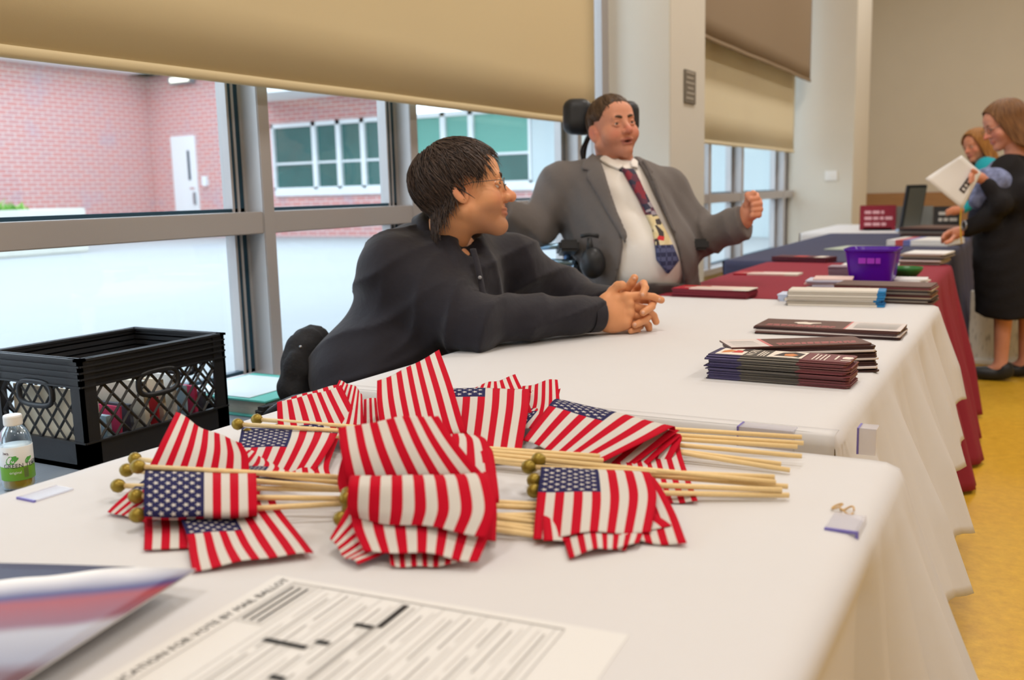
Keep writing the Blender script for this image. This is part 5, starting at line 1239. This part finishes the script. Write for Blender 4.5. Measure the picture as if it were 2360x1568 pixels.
sculpt_mb(tr, (-1.9, 1.66, .05), (-.88, 2.5, .74), .012).build('trousers', M_trous, p1, smooth=True)
for a in (an1, an2): MB().sphere(a + np.array([.06, 0, -.045]), (.135, .045, .05), 8).build('shoe', M_black, p1, smooth=True)
# ---------------------------------------------------------------- his wheelchair
wc = thing('wheelchair', 'manual wheelchair with a black bag behind the man in the dark shirt', 'wheelchair', (hipw[0], hipw[1], 0))
def wheel(c, r, nm='wheel'):
    c = np.array(c); w = MB(); w.tube([c + r * np.array([math.cos(a), 0, math.sin(a)]) for a in np.linspace(0, 2 * PI, 40, endpoint=False)], .016, 8, closed=True); wo = w.build(nm, M_black, wc, smooth=True)
    return wo
for y, s in ((1.83, -1), (2.30, 1)):
    c = np.array([-1.55, y, .33]); wo = wheel(c, .312)
    MB().tube([c + np.array([.285 * math.cos(a), s * .035, .285 * math.sin(a)]) for a in np.linspace(0, 2 * PI, 40, endpoint=False)], .008, 8, closed=True).build('hand_rim', mat('rim_alu', (.6, .62, .64), .3, .8), wo, smooth=True)
    sp = MB()
    for a in np.linspace(0, 2 * PI, 18, endpoint=False): sp.tube([c, c + .29 * np.array([math.cos(a), 0, math.sin(a)])], .0018, 4)
    sp.build('spokes', M_steel, wo, kind='stuff'); MB().tube([c - np.array([0, .03, 0]), c + np.array([0, .03, 0])], .03, 12).build('hub', M_steel, wo, smooth=True)
    MB().tube([(-1.72, y - s * .03, .25), (-1.76, y - s * .03, .60)], .012, 8).build('back_post', M_black, wc, smooth=True)
    MB().tube([(-1.60, y - s * .03, .315), (-1.2, y - s * .03, .42), (-1.0, y - s * .03, .12)], .012, 8).build('side_tube', M_steel, wc, smooth=True)
    MB().tube([(-1.08, y - s * .03 - .02, .085), (-1.08, y - s * .03 + .02, .085)], .085, 16).build('caster', M_black, wc, smooth=True)
    MB().span((-1.70, y - s * .03 - .01, .52), (-1.36, y - s * .03 + .01, .60)).build('side_guard', mat('guard_alu', (.62, .63, .60), .35, .5), wc, bevel=.006)
MB().span((-1.74, 1.82, .44), (-1.22, 2.23, .49)).build('seat', M_blackfab, wc, bevel=.01)
MB().span((-1.785, 1.82, .46), (-1.745, 2.23, .60)).build('backrest', M_blackfab, wc, bevel=.01)
bg_ = Sculpt(); bg_.add(ell(W(712, 845, 2.62), (.055, .09, .10))); bg_.add(ell(W(718, 795, 2.62), (.04, .06, .05)), .03); bg_.add(ell(W(700, 890, 2.62), (.05, .08, .06)), .04); bg_.warp(lambda p: .008 * fnoise(p, 45, 3) + .004 * fnoise(p, 110, 5))
o = sculpt_mb(bg_, W(712, 830, 2.62) - .2, W(712, 830, 2.62) + .2, .008).build('bag', M_blackfab, None, smooth=True); tag(o, 'crumpled black bag hanging behind the wheelchair of the man in the dark shirt', 'bag')
MB().sphere(W(693, 800, 2.55), .005, 6).build('stud', M_steel, o, smooth=True)

# ---------------------------------------------------------------- MAN IN THE GREY SUIT
d2 = 3.9
def U(px, py, d=0.0): return Dp(px, py, d2 + d)
M_suit = mat('grey_suit', lin(104, 98, 96), .82, spec=.2, bump=.2, bscale=30, noise=.12, nscale=260, sheen=.15)
M_dress = mat('white_shirt', lin(232, 226, 220), .7, bump=.2, bscale=22)
skin2 = m_skin('skin_fair', lin(214, 150, 118))
fw2 = unit(-IMG_F + .42 * IMG_R - .02 * IMG_D); up2 = unit(-IMG_D - .12 * IMG_R - .16 * IMG_F)
def m2_torso(g=0.0):
    s = Sculpt(); s.add(ell(U(1422, 495, .02), (.235 + g, .19 + g, .23 + g))); s.add(rcone(U(1298, 428, .04), U(1535, 440, .04), .082 + g, .078 + g), .09)
    s.add(ell(U(1478, 590, -.06), (.22 + g, .21 + g, .20 + g)), .10); s.add(ell(U(1480, 670, .08), (.23 + g, .22 + g, .12 + g)), .07)
    s.add(rcone(U(1425, 420, .05), U(1425, 385, .03), .085 + g, .066 + g), .05); return s
TX, TY = IMG_R, -IMG_D
TC = U(1430, 480, 0)
k2 = d2 / F_PX
def tp2(px, py): return ((px - 1430) * k2, (480 - py) * k2)
sR, sL = U(1290, 432, .03), U(1540, 446, .03)
eR, wR_ = U(1232, 528, -.02), U(1150, 492, -.12); eL, wL_ = U(1612, 548, -.04), U(1718, 510, -.16)
hd = Sculpt(); hb_ = np.array([IMG_R, IMG_D, IMG_F]).T
fc = U(1734, 478, -.18); hd.add(rcone(U(1712, 508, -.16), U(1722, 492, -.17), .032, .032)); hd.add(ell(fc, (.036, .046, .036), hb_), .02)
for k, (px, py) in enumerate(((1738, 452), (1744, 464), (1745, 477), (1742, 489))):
    finger(hd, [U(px - 14, py - 2, -.19), U(px + 4, py - 1, -.20), U(px + 6, py + 6, -.225), U(px - 8, py + 8, -.235)], .0125, .0105, .006)
finger(hd, [U(1722, 472, -.20), U(1726, 455, -.222), U(1736, 446, -.228)], .013, .011)
hd2 = Sculpt(); f2 = U(1140, 476, -.13); hd2.add(rcone(U(1156, 494, -.12), U(1148, 486, -.125), .032, .032)); hd2.add(ell(f2, (.036, .046, .034), hb_), .02)
for k, (px, py) in enumerate(((1136, 452), (1130, 464), (1129, 477), (1132, 489))): finger(hd2, [U(px + 12, py, -.14), U(px - 4, py, -.15), U(px - 6, py + 6, -.17), U(px + 6, py + 8, -.18)], .0125, .0105, .006)
finger(hd2, [U(1150, 472, -.16), U(1146, 455, -.175), U(1136, 447, -.18)], .013, .011)
in2 = m2_torso(-.035)
for a, b, c in ((sR, eR, wR_), (sL, eL, wL_)): in2.add(rcone(a, b, .05, .042), .03); in2.add(rcone(b, c, .042, .032), .02)
hp2 = U(1480, 670, .08); lg = unit(np.array([.55, -.83, 0])); sd = np.array([lg[1], -lg[0], 0]) * .11
legs2 = []
for s in (-1, 1):
    a = hp2 + sd * s + np.array([0, 0, -.04]); b = a + lg * .38 + np.array([0, 0, -.03]); c = b + np.array([0, 0, -.40]) + lg * .06; legs2.append((a, b, c)); in2.add(rcone(a, b, .075, .055), .03); in2.add(rcone(b, c, .05, .04), .02)
p2, body2, tow2, F2_ = person('man in a grey suit and patterned tie gesturing from a power wheelchair', (hp2[0], hp2[1], 0), skin2, U(1412, 296, .0), fw2, up2, 1.08, U(1428, 420, .06),
    dict(nose=.98, jaw=1.10, cheek=1.10, mouth=.006, ear=1.05, neck_r=(.066, .074)), (lin(212, 148, 120), lin(160, 84, 80), lin(204, 104, 92), lin(178, 118, 96)),
    hands=((hd, U(1734, 478, -.18) - .1, U(1734, 478, -.18) + .1, .0036), (hd2, f2 - .1, f2 + .1, .0036)), inner=(in2, hp2 - np.array([.75, .85, .62]), hp2 + np.array([.85, .75, .72]), .016), head_step=.0032)
add_eyes(p2, body2, tow2, F2_, 1.08, (.05, -.1)); M_hair2 = m_hair('brown_hair', lin(52, 38, 30), lin(104, 80, 58)); add_brows(p2, tow2, M_hair2, 1.08, thick=1.35)
MB().sphere(tow2((0, .0805, -.0690)), (.013, .013, .008), 8).build('mouth_interior', mat('mouth_dark', lin(70, 28, 28), .5), body2, smooth=True)
rh2 = np.array([.083, .108, .094]); ch2 = np.array([0, -.012, .034]); cr2 = (0, -.3, .95)
hem2 = [(-PI, 2.15), (-2.2, 2.10), (-1.75, 1.92), (-1.5, 1.62), (-1.2, 1.75), (-1.05, 1.80), (-.85, 1.64), (-.5, 1.50), (-.1, 1.42), (.3, 1.48), (.7, 1.60), (1.0, 1.76), (1.2, 1.75), (1.5, 1.62), (1.75, 1.92), (2.2, 2.10)]
def hair2(ph, t):
    th = t * (interp_phi(hem2, ph) + .3 * lock(ph, 2)); k = 1 + .012 * math.sin(15 * ph + 2 * t) * min(1, 2 * t) + .03 * math.exp(-((ph if ph < PI else ph - 2 * PI) / .5) ** 2) * t - .10 * max(0, t - .9) / .1; return polar(cr2, ph, th, ch2, rh2 * k)
P, UV = hair_patch(hair2, 140, 24); h2o = MB().grid([[tow2(p) for p in row] for row in P], closed=True).build('hair', M_hair2, p2, smooth=True, uv=UV, solid=.004)
def gen2(rr, seg):
    ph = rr.uniform(-PI, PI); he = interp_phi(hem2, ph); t0 = rr.uniform(.1, .75); t1 = min(1.02, t0 + rr.uniform(.2, .4)); tw = rr.normal(0, .1)
    return [polar(cr2, ph + tw * s, (t0 + (t1 - t0) * s) * he, ch2, rh2 * (1.0 + .03 * s)) for s in np.linspace(0, 1, seg)]
mb, uv = strands(tow2, gen2, 500, 6, .0016, 5); mb.build('hair_strands', M_hair2, h2o, smooth=True, uv=uv, kind='stuff')
lo2, hi2 = hp2 - np.array([.62, .62, .12]), hp2 + np.array([.62, .62, .62])
# white shirt: only the front shows
s_ = m2_torso(-.012); s_.warp(lambda p: .004 * fnoise(p, 30, 3)); s_.sub(lambda p: np.maximum(np.linalg.norm(p - U(1428, 378, .03).astype(np.float32), axis=1) - .068, -1), .006)
sculpt_mb(s_, lo2, hi2, .011).build('dress_shirt', M_dress, p2, smooth=True)
# jacket with open front
jk = m2_torso(.012)
for a, b, c, r1, r2, r3 in ((sR, eR, wR_, .092, .080, .066), (sL, eL, wL_, .090, .076, .070)):
    jk.add(rcone(a, b, r1, r2), .05); jk.add(rcone(b, c, r2, r3), .03)
eLf, eRf = eL.astype(np.float32), eR.astype(np.float32); aL = unit(wL_ - eL).astype(np.float32)
def folds2(p):
    rg = lambda x: 1.6 * (1 - np.abs(np.sin(x * .5))) ** 2 - .5
    w = np.exp(-(np.linalg.norm(p - eLf, axis=1) / .16) ** 2) + np.exp(-(np.linalg.norm(p - eRf, axis=1) / .16) ** 2)
    return -.012 * w * rg(p @ aL * 70 + 2 * fnoise(p, 9, 1)) + .009 * fnoise(p, 16, 7) + .004 * fnoise(p, 40, 8)
jk.warp(folds2)
opening = [tp2(*q) for q in ((1378, 372), (1392, 440), (1412, 520), (1420, 580), (1408, 660), (1560, 660), (1540, 590), (1518, 520), (1490, 450), (1464, 376), (1420, 330))]
op = poly2(opening, TC, TX, TY); front = lambda p: (p - TC.astype(np.float32)) @ IMG_F.astype(np.float32) - .05
jk.sub(lambda p: np.maximum(op(p), front(p)), .006)
nk = U(1426, 384, .03).astype(np.float32); jk.sub(lambda p: np.linalg.norm(p - nk, axis=1) - .088, .008)
for e, w in ((eL, wL_), (eR, wR_)):
    ax = unit(w - e).astype(np.float32); wf = w.astype(np.float32); jk.sub((lambda ax, wf: lambda p: np.maximum(-((p - wf) @ ax), np.linalg.norm(p - wf, axis=1) - .16))(ax, wf), .004)
sculpt_mb(jk, lo2 - np.array([.1, .1, 0]), hi2 + np.array([.12, .1, 0]), .0095).build('jacket', M_suit, p2, smooth=True)
for nm, pl in (('lapel', ((1366, 352), (1340, 382), (1336, 402), (1352, 404), (1346, 420), (1424, 580), (1428, 556), (1408, 500), (1392, 440), (1380, 384))), ('lapel', ((1470, 376), (1482, 382), (1496, 408), (1488, 414), (1500, 428), (1536, 560), (1522, 540), (1494, 450)))):
    lp = m2_torso(.024); lp.both(lambda p, f=poly2([tp2(*q) for q in pl], TC, TX, TY): np.maximum(f(p), front(p)), .004); inn_ = m2_torso(.006); lp.sub(lambda p: inn_(p), .003)
    sculpt_mb(lp, lo2, hi2, .009).build(nm, M_suit, p2, smooth=True)
# collar, tie
for pl in (((1388, 352), (1378, 372), (1398, 392), (1418, 404), (1432, 394), (1412, 378)), ((1462, 364), (1466, 380), (1462, 400), (1448, 396), (1446, 384), (1454, 370))):
    cl_ = m2_torso(.002); cl_.both(lambda p, f=poly2([tp2(*q) for q in pl], TC, TX, TY): np.maximum(f(p), front(p)), .003)
    sculpt_mb(cl_, U(1425, 385, .0) - .14, U(1425, 385, .0) + .14, .006).build('shirt_collar', M_dress, p2, smooth=True)
def m_tie():
    m = mat('tie_print', lin(40, 42, 70), .6); N, L = nodes(m); b = N['Principled BSDF']; tc = N.new('ShaderNodeTexCoord'); s = N.new('ShaderNodeSeparateXYZ'); L.new(tc.outputs['Object'], s.inputs[0])
    vo = N.new('ShaderNodeTexVoronoi'); vo.inputs['Scale'].default_value = 42; L.new(tc.outputs['Object'], vo.inputs['Vector'])
    def ramp(st, inp, const=True):
        r = N.new('ShaderNodeValToRGB'); r.color_ramp.interpolation = 'CONSTANT' if const else 'LINEAR'; e = r.color_ramp.elements
        for p, c_ in st: q = e.new(p); q.color = (*c_, 1)
        e.remove(e[0]); e.remove(e[-1]) if e[-1].position == 1.0 else None
        L.new(inp, r.inputs[0]); return r.outputs[0]
    sep = N.new('ShaderNodeSeparateXYZ'); L.new(vo.outputs['Color'], sep.inputs[0])
    A = ramp([(0, lin(38, 38, 62)), (.45, lin(132, 30, 48)), (.75, lin(90, 40, 60)), (.9, lin(150, 140, 150))], sep.outputs[0])
    B = ramp([(0, lin(214, 196, 150)), (.5, lin(206, 44, 50)), (.7, lin(222, 208, 168)), (.9, lin(60, 52, 52))], sep.outputs[0])
    ck = N.new('ShaderNodeTexChecker'); ck.inputs['Scale'].default_value = 60; ck.inputs[1].default_value = (*lin(46, 50, 84), 1); ck.inputs[2].default_value = (*lin(84, 90, 128), 1); L.new(tc.outputs['Object'], ck.inputs[0])
    def mix(f, a, c_): n = N.new('ShaderNodeMix'); n.data_type = 'RGBA'; L.new(f, n.inputs[0]); L.new(a, n.inputs[6]); L.new(c_, n.inputs[7]); return n.outputs[2]
    def lt(v, x): n = N.new('ShaderNodeMath'); n.operation = 'LESS_THAN'; L.new(v, n.inputs[0]); n.inputs[1].default_value = x; return n.outputs[0]
    zt1, zt2 = U(1490, 492)[2], U(1510, 556)[2]
    L.new(mix(lt(s.outputs[2], zt2), mix(lt(s.outputs[2], zt1), A, B), ck.outputs[0]), b.inputs['Base Color']); return m
ti = m2_torso(.010); tpl = [tp2(*q) for q in ((1424, 402), (1452, 402), (1470, 450), (1500, 520), (1532, 590), (1542, 612), (1518, 642), (1490, 612), (1482, 540), (1460, 480), (1440, 440))]
ti.both(lambda p, f=poly2(tpl, TC, TX, TY): np.maximum(f(p), front(p)), .004)
sculpt_mb(ti, lo2, hi2, .008).build('necktie', m_tie(), p2, smooth=True)
MB().sphere(U(1433, 400, -.10), (.026, .022, .024), 8).build('tie_knot', mat('tie_knot', lin(34, 36, 52), .6), p2, smooth=True)
tr2 = Sculpt(); tr2.add(ell(hp2 + np.array([0, 0, -.03]), (.24, .22, .11)))
for a, b, c in legs2: tr2.add(rcone(a, b, .10, .078), .05); tr2.add(rcone(b, c, .07, .06), .02)
sculpt_mb(tr2, hp2 - np.array([.5, .75, .6]), hp2 + np.array([.65, .4, .12]), .014).build('trousers', mat('suit_trousers', lin(70, 66, 64), .8, bump=.2, bscale=30), p2, smooth=True)
for a, b, c in legs2: MB().sphere(c + lg * .05 + np.array([0, 0, -.04]), (.06, .10, .05), 8).build('shoe', M_black, p2, smooth=True)
# ---- his power chair
pc = thing('power_wheelchair', 'black power wheelchair with headrest and joystick under the man in the suit', 'wheelchair', (hp2[0], hp2[1], 0))
hs = Sculpt(); hs.add(rbox(U(1330, 269, .13), (.060, .074, .045), .04, hb_)); hs.add(rbox(U(1440, 272, .13), (.060, .070, .045), .04, hb_), .03); hs.add(ell(U(1385, 278, .18), (.10, .06, .035), hb_), .06)
sculpt_mb(hs, U(1385, 270, .15) - .26, U(1385, 270, .15) + .26, .009).build('headrest', M_black, pc, smooth=True)
MB().tube(catmull([U(1375, 290, .2), U(1350, 330, .24), U(1345, 380, .26), U(1360, 430, .26)], 12), .012, 8).build('headrest_post', M_black, pc, smooth=True)
MB().tube(catmull([U(1362, 312, .2), U(1340, 345, .2), U(1346, 380, .22)], 10), .006, 8).build('headrest_cable', M_black, pc, smooth=True)
MB().box(U(1420, 540, .30), (.22, .25, .05), hb_).build('backrest', M_blackfab, pc, bevel=.03)
bl_ = mat('chair_blue_metal', lin(88, 122, 168), .35, .6)
for (px, py, dd) in ((1308, 572, -.10), (1598, 570, -.06)): MB().box(U(px, py, dd), (.04, .022, .12), hb_).build('armrest', M_black, pc, bevel=.01)
MB().tube([U(1308, 585, -.05), U(1300, 650, .05)], .014, 8).build('armrest_post', bl_, pc, smooth=True); MB().tube([U(1598, 585, .0), U(1590, 650, .05)], .014, 8).build('armrest_post', bl_, pc, smooth=True)
jo = MB().sphere(U(1366, 606, -.22), (.050, .050, .062), 10).build('joystick_housing', M_black, pc, smooth=True)
MB().tube([U(1360, 580, -.23), U(1358, 548, -.23)], [.016, .008], 10).build('joystick_stem', M_black, jo, smooth=True); MB().tube([U(1338, 545, -.23), U(1358, 541, -.23), U(1380, 545, -.23)], .008, 8).build('joystick_bar', M_black, jo, smooth=True)
for pts in (((1225, 572), (1300, 566)), ((1240, 600), (1320, 606)), ((1325, 606), (1320, 640))): MB().tube([U(*pts[0], .0), U(*pts[1], -.08)], .012, 8).build('frame_tube', mat('pale_blue_alloy', lin(150, 186, 214), .3, .7), pc, smooth=True)
MB().span((hp2[0] - .3, hp2[1] - .28, .12), (hp2[0] + .2, hp2[1] + .28, .40)).build('motor_base', M_black, pc, bevel=.04); MB().span((hp2[0] - .28, hp2[1] - .28, .46), (hp2[0] + .25, hp2[1] + .26, .56)).build('seat', M_blackfab, pc, bevel=.03)
for sx in (-.24, .2):
    for sy in (-.31, .31): MB().tube([(hp2[0] + sx, hp2[1] + sy - .035, .16), (hp2[0] + sx, hp2[1] + sy + .035, .16)], .16, 22).build('wheel', M_black, pc, smooth=False)

# ---------------------------------------------------------------- STANDING PERSON IN BLACK
d3 = 5.45
def S3(px, py, d=0.0): return Dp(px, py, d3 + d)
M_bk = mat('black_knit', lin(27, 25, 28), .9, bump=.2, bscale=60); M_blouse = mat('blue_white_blouse', lin(120, 130, 168), .7, noise=.9, nscale=34)
skin3 = m_skin('skin_pale', lin(212, 150, 130))
fw3 = unit(-IMG_R + .1 * IMG_F + .38 * IMG_D); up3 = unit(-IMG_D - .38 * IMG_R)
hx = S3(2316, 287); ft = Zp(2310, 872, 0.0)
h3 = Sculpt(); h3.add(rcone(S3(2226, 528, -.05), S3(2206, 536, -.05), .028, .030)); h3.add(ell(S3(2196, 540, -.05), (.045, .03, .03), hb_), .02)
for k in range(4): finger(h3, [S3(2190, 534 + 4 * k, -.09 + .02 * k), S3(2178, 540 + 4 * k, -.10 + .02 * k), S3(2172, 549 + 3 * k, -.10 + .02 * k)], .010, .0085)
finger(h3, [S3(2200, 545, -.09), S3(2190, 556, -.12), S3(2180, 560, -.13)], .011, .009)
h4 = Sculpt(); h4.add(rcone(S3(2272, 420, -.14), S3(2262, 412, -.15), .026, .028)); h4.add(ell(S3(2252, 408, -.16), (.036, .028, .03), hb_), .02)
for k in range(4): finger(h4, [S3(2246, 400 + 5 * k, -.17), S3(2238, 402 + 5 * k, -.19), S3(2236, 408 + 4 * k, -.21)], .010, .0085)
finger(h4, [S3(2250, 398, -.18), S3(2242, 392, -.20)], .011, .009)
in3 = Sculpt(); in3.add(ell(S3(2338, 455), (.11, .09, .22), hb_)); in3.add(rcone(S3(2334, 560), np.array([ft[0] + .05, ft[1], .7]), .12, .12), .08)
lgs = []
for s in (-1, 1):
    a = np.array([ft[0] + .06 * s + .05, ft[1] + .08 * s, .72]); c = np.array([ft[0] + .06 * s + .05, ft[1] + .08 * s, .075]); lgs.append((a, c)); in3.add(rcone(a, (a + c) / 2 + np.array([.0, 0, .06]), .07, .052), .04); in3.add(rcone((a + c) / 2 + np.array([.0, 0, .06]), c, .055, .036), .02); in3.add(rcone(c, c + np.array([-.1, .0, -.04]), .035, .028), .02)
in3.add(rcone(S3(2316, 405, -.07), S3(2282, 500, -.10), .04, .035), .03); in3.add(rcone(S3(2282, 500, -.10), S3(2222, 530, -.05), .034, .028), .02)
p3, body3, tow3, F3_ = person('standing person in black with light brown hair and glasses reading a raised paper', (ft[0], ft[1], 0), skin3, hx, fw3, up3, 1.06, S3(2342, 362), dict(nose=.95, jaw=.95, cheek=1.08, neck_r=(.05, .056)),
    (lin(214, 152, 130), lin(186, 96, 96), lin(216, 110, 100)), hands=((h3, S3(2200, 540, -.05) - .14, S3(2200, 540, -.05) + .14, .005), (h4, S3(2254, 408, -.16) - .12, S3(2254, 408, -.16) + .12, .005)),
    inner=(in3, (ft[0] - .5, ft[1] - .5, 0), (ft[0] + .5, ft[1] + .5, 1.4), .02), head_step=.004)
add_eyes(p3, body3, tow3, F3_, 1.0, (0, -.4)); M_hair3 = m_hair('light_brown_hair', lin(84, 56, 36), lin(150, 108, 70)); add_brows(p3, tow3, M_hair3, 1.0)
hem3 = [(-PI, 1), (-2.4, 1), (-1.6, 1), (-1.1, .92), (-.85, .62), (-.5, .46), (0, .40), (.5, .46), (.85, .62), (1.1, .92), (1.6, 1), (2.4, 1)]
def hair3(ph, t):
    h = interp_phi(hem3, ph); s = t * h; th = min(1.75, s * 2.9); k = 1 + .03 * math.sin(11 * ph + 4 * t) * t + .02 * math.sin(23 * ph) * t
    p = polar((0, -.3, .95), ph, th, (0, -.014, .036), np.array([.094, .116, .098]) * k); ex_ = max(0, s * 2.9 - 1.75); p = p + np.array([0, -.02 * ex_, -.165 * ex_]); return p
P, UV = hair_patch(hair3, 110, 24); MB().grid([[tow3(p) for p in row] for row in P], closed=True).build('hair', M_hair3, p3, smooth=True, uv=UV, solid=.006)
g3 = MB()
for q in (-1, 1): g3.tube([tow3((q * .034 + .022 * math.cos(a), .104, -.004 + .016 * math.sin(a))) for a in np.linspace(0, 2 * PI, 18, endpoint=False)], .0014, 4, closed=True)
for q in (-1, 1): g3.tube([tow3((q * .056, .1, .0)), tow3((q * .08, .0, .003))], .0014, 4)
g3.build('glasses_frame', M_wire, p3, smooth=True)
cd3 = Sculpt(); cd3.add(ell(S3(2338, 462), (.165, .15, .27), hb_)); cd3.add(rcone(S3(2322, 392, -.06), S3(2372, 392, .1), .085, .085), .06)
cd3.add(rcone(S3(2325, 560, .0), np.array([ft[0] + .07, ft[1] + .02, .37]), .185, .235), .10)
cd3.add(rcone(S3(2312, 405, -.08), S3(2282, 500, -.10), .075, .062), .04); cd3.add(rcone(S3(2282, 500, -.10), S3(2228, 527, -.05), .058, .046), .03)
cd3.add(rcone(S3(2340, 400, .0), S3(2310, 470, -.18), .07, .055), .04); cd3.add(rcone(S3(2310, 470, -.18), S3(2276, 424, -.15), .052, .042), .03)
cd3.sub(lambda p: p[:, 2] - .37, .02)
cd3.warp(lambda p: .012 * fnoise(p, 14, 5) + .006 * fnoise(p, 34, 6))
sculpt_mb(cd3, (ft[0] - .62, ft[1] - .55, .30), (ft[0] + .6, ft[1] + .6, 1.42), .014).build('black_dress', M_bk, p3, smooth=True)
bl3 = Sculpt(); bl3.add(ell(S3(2282, 430, -.03), (.10, .11, .17), hb_)); bl3.add(rcone(S3(2300, 390, -.02), S3(2250, 465, -.06), .05, .045), .04); bl3.warp(lambda p: .01 * fnoise(p, 30, 8))
sculpt_mb(bl3, S3(2280, 430) - .3, S3(2280, 430) + .3, .012).build('blouse', M_blouse, p3, smooth=True)
for a, c in lgs:
    sh_ = Sculpt(); sh_.add(ell(c + np.array([-.06, 0, -.035]), (.125, .045, .04))); sh_.add(ell(c + np.array([.02, 0, -.01]), (.05, .042, .05)), .02); sh_.sub(lambda p: .004 - (-p[:, 2] + .008), .004) if False else None
    sculpt_mb(sh_, c - np.array([.22, .1, .1]), c + np.array([.12, .1, .08]), .009).build('shoe', M_black, p3, smooth=True)
MB().tube(catmull([S3(2216, 478, -.14), S3(2213, 510, -.15), S3(2216, 562, -.14)], 8), .011, 6, flat=(.3, 1)).build('strap', mat('yellow_strap', lin(220, 182, 40), .6), p3, smooth=True)
MB().tube([S3(2222, 520, -.10) + .026 * (IMG_D * math.cos(a) + IMG_F * math.sin(a)) for a in np.linspace(0, 2 * PI, 14, endpoint=False)], .005, 6, closed=True).build('bracelet', M_steel, p3, smooth=True)
# paper held up
c4 = [S3(*q, -.19) for q in ((2132, 412), (2216, 358), (2262, 398), (2218, 482))]; nrm = unit(np.cross(c4[1] - c4[0], c4[3] - c4[0]))
pap = thing('held_paper', 'white sheet with a dark printed block held up by the person in black', 'paper', tuple(c4[3]))
def bil(u, v): return (1 - u) * (1 - v) * c4[0] + u * (1 - v) * c4[1] + u * v * c4[2] + (1 - u) * v * c4[3] + nrm * .018 * math.sin(PI * u) * (1 - v)
MB().grid([[bil(u, v) for u in np.linspace(0, 1, 10)] for v in np.linspace(0, 1, 10)]).build('sheet', M_paper, pap, smooth=True, solid=.001)
sg = 1 if nrm @ IMG_F < 0 else -1
q4 = [bil(.32, .86), bil(.72, .86), bil(.72, .70), bil(.32, .70)]; MB().add([p + nrm * sg * .003 for p in q4], [(0, 1, 2, 3)]).build('printed_block', M_hair, pap)
for k in range(3): MB().add([p + nrm * sg * .004 for p in (bil(.37 + .11 * k, .83), bil(.43 + .11 * k, .83), bil(.43 + .11 * k, .75), bil(.37 + .11 * k, .75))], [(0, 1, 2, 3)]).build('printed_letter', M_ltgrey, pap)

# ---------------------------------------------------------------- PERSON IN TEAL BEHIND
d5 = 7.6
def S5(px, py, d=0.0): return Dp(px, py, d5 + d)
f5 = Zp(2285, 700, 0.0); base5 = S5(2282, 420); skin5 = skin3
in5 = Sculpt(); in5.add(ell(S5(2284, 420), (.16, .12, .26), hb_)); in5.add(rcone(S5(2284, 500), np.array([base5[0], base5[1], .5]), .15, .1), .06)
for s in (-1, 1): in5.add(rcone((base5[0] + .08 * s, base5[1], .7), (base5[0] + .08 * s, base5[1], .06), .07, .05), .04)
h5 = Sculpt(); h5.add(rcone(S5(2222, 482, -.1), S5(2208, 484, -.1), .03, .03)); h5.add(ell(S5(2198, 486, -.1), (.04, .035, .03), hb_), .02)
for k in range(4): finger(h5, [S5(2192, 482 + 3 * k, -.12), S5(2182, 486 + 3 * k, -.13)], .011, .009)
p5, body5, tow5, F5_ = person('person in a teal top with ginger hair behind the person in black', (base5[0], base5[1], 0), skin5, S5(2252, 336), unit(-IMG_R - .3 * IMG_F + .25 * IMG_D), unit(-IMG_D - .25 * IMG_R), 1.0, S5(2266, 378), dict(nose=.9, jaw=.9, neck_r=(.048, .052)), (lin(206, 140, 110), lin(176, 90, 90), lin(206, 110, 96)),
    hands=((h5, S5(2200, 484, -.1) - .12, S5(2200, 484, -.1) + .12, .008),), inner=(in5, base5 - np.array([.4, .4, base5[2]]), base5 + np.array([.4, .4, .45]), .025), head_step=.006)
add_eyes(p5, body5, tow5, F5_, 1.0)
def hair5(ph, t):
    p = hair3(ph, t); return np.array([p[0] * 1.08, p[1] * 1.05, p[2] * 1.02 + .004])
P, UV = hair_patch(hair5, 80, 18); MB().grid([[tow5(p) for p in row] for row in P], closed=True).build('hair', m_hair('ginger_hair', lin(120, 76, 34), lin(186, 130, 66)), p5, smooth=True, uv=UV, solid=.006)
t5 = Sculpt(); t5.add(ell(S5(2286, 425), (.18, .14, .28), hb_)); t5.add(rcone(S5(2272, 385, -.08), S5(2300, 385, .1), .08, .08), .06); t5.add(rcone(S5(2270, 395, -.1), S5(2262, 450, -.14), .06, .05), .04); t5.add(rcone(S5(2262, 450, -.14), S5(2222, 482, -.1), .045, .036), .03)
sculpt_mb(t5, base5 - np.array([.45, .45, .35]), base5 + np.array([.45, .45, .42]), .02).build('teal_top', mat('teal_top', lin(30, 160, 176), .8, noise=.1, nscale=80), p5, smooth=True)
t6 = Sculpt(); t6.add(rcone(S5(2284, 500), np.array([base5[0], base5[1], .55]), .17, .15))
for s in (-1, 1): t6.add(rcone((base5[0] + .08 * s, base5[1], .7), (base5[0] + .08 * s, base5[1], .08), .09, .07), .04)
sculpt_mb(t6, (base5[0] - .4, base5[1] - .4, .02), (base5[0] + .4, base5[1] + .4, 1.1), .025).build('trousers', M_trous, p5, smooth=True)
for s in (-1, 1): MB().sphere((base5[0] + .08 * s, base5[1] - .04, .045), (.05, .11, .045), 8).build('shoe', M_black, p5, smooth=True)
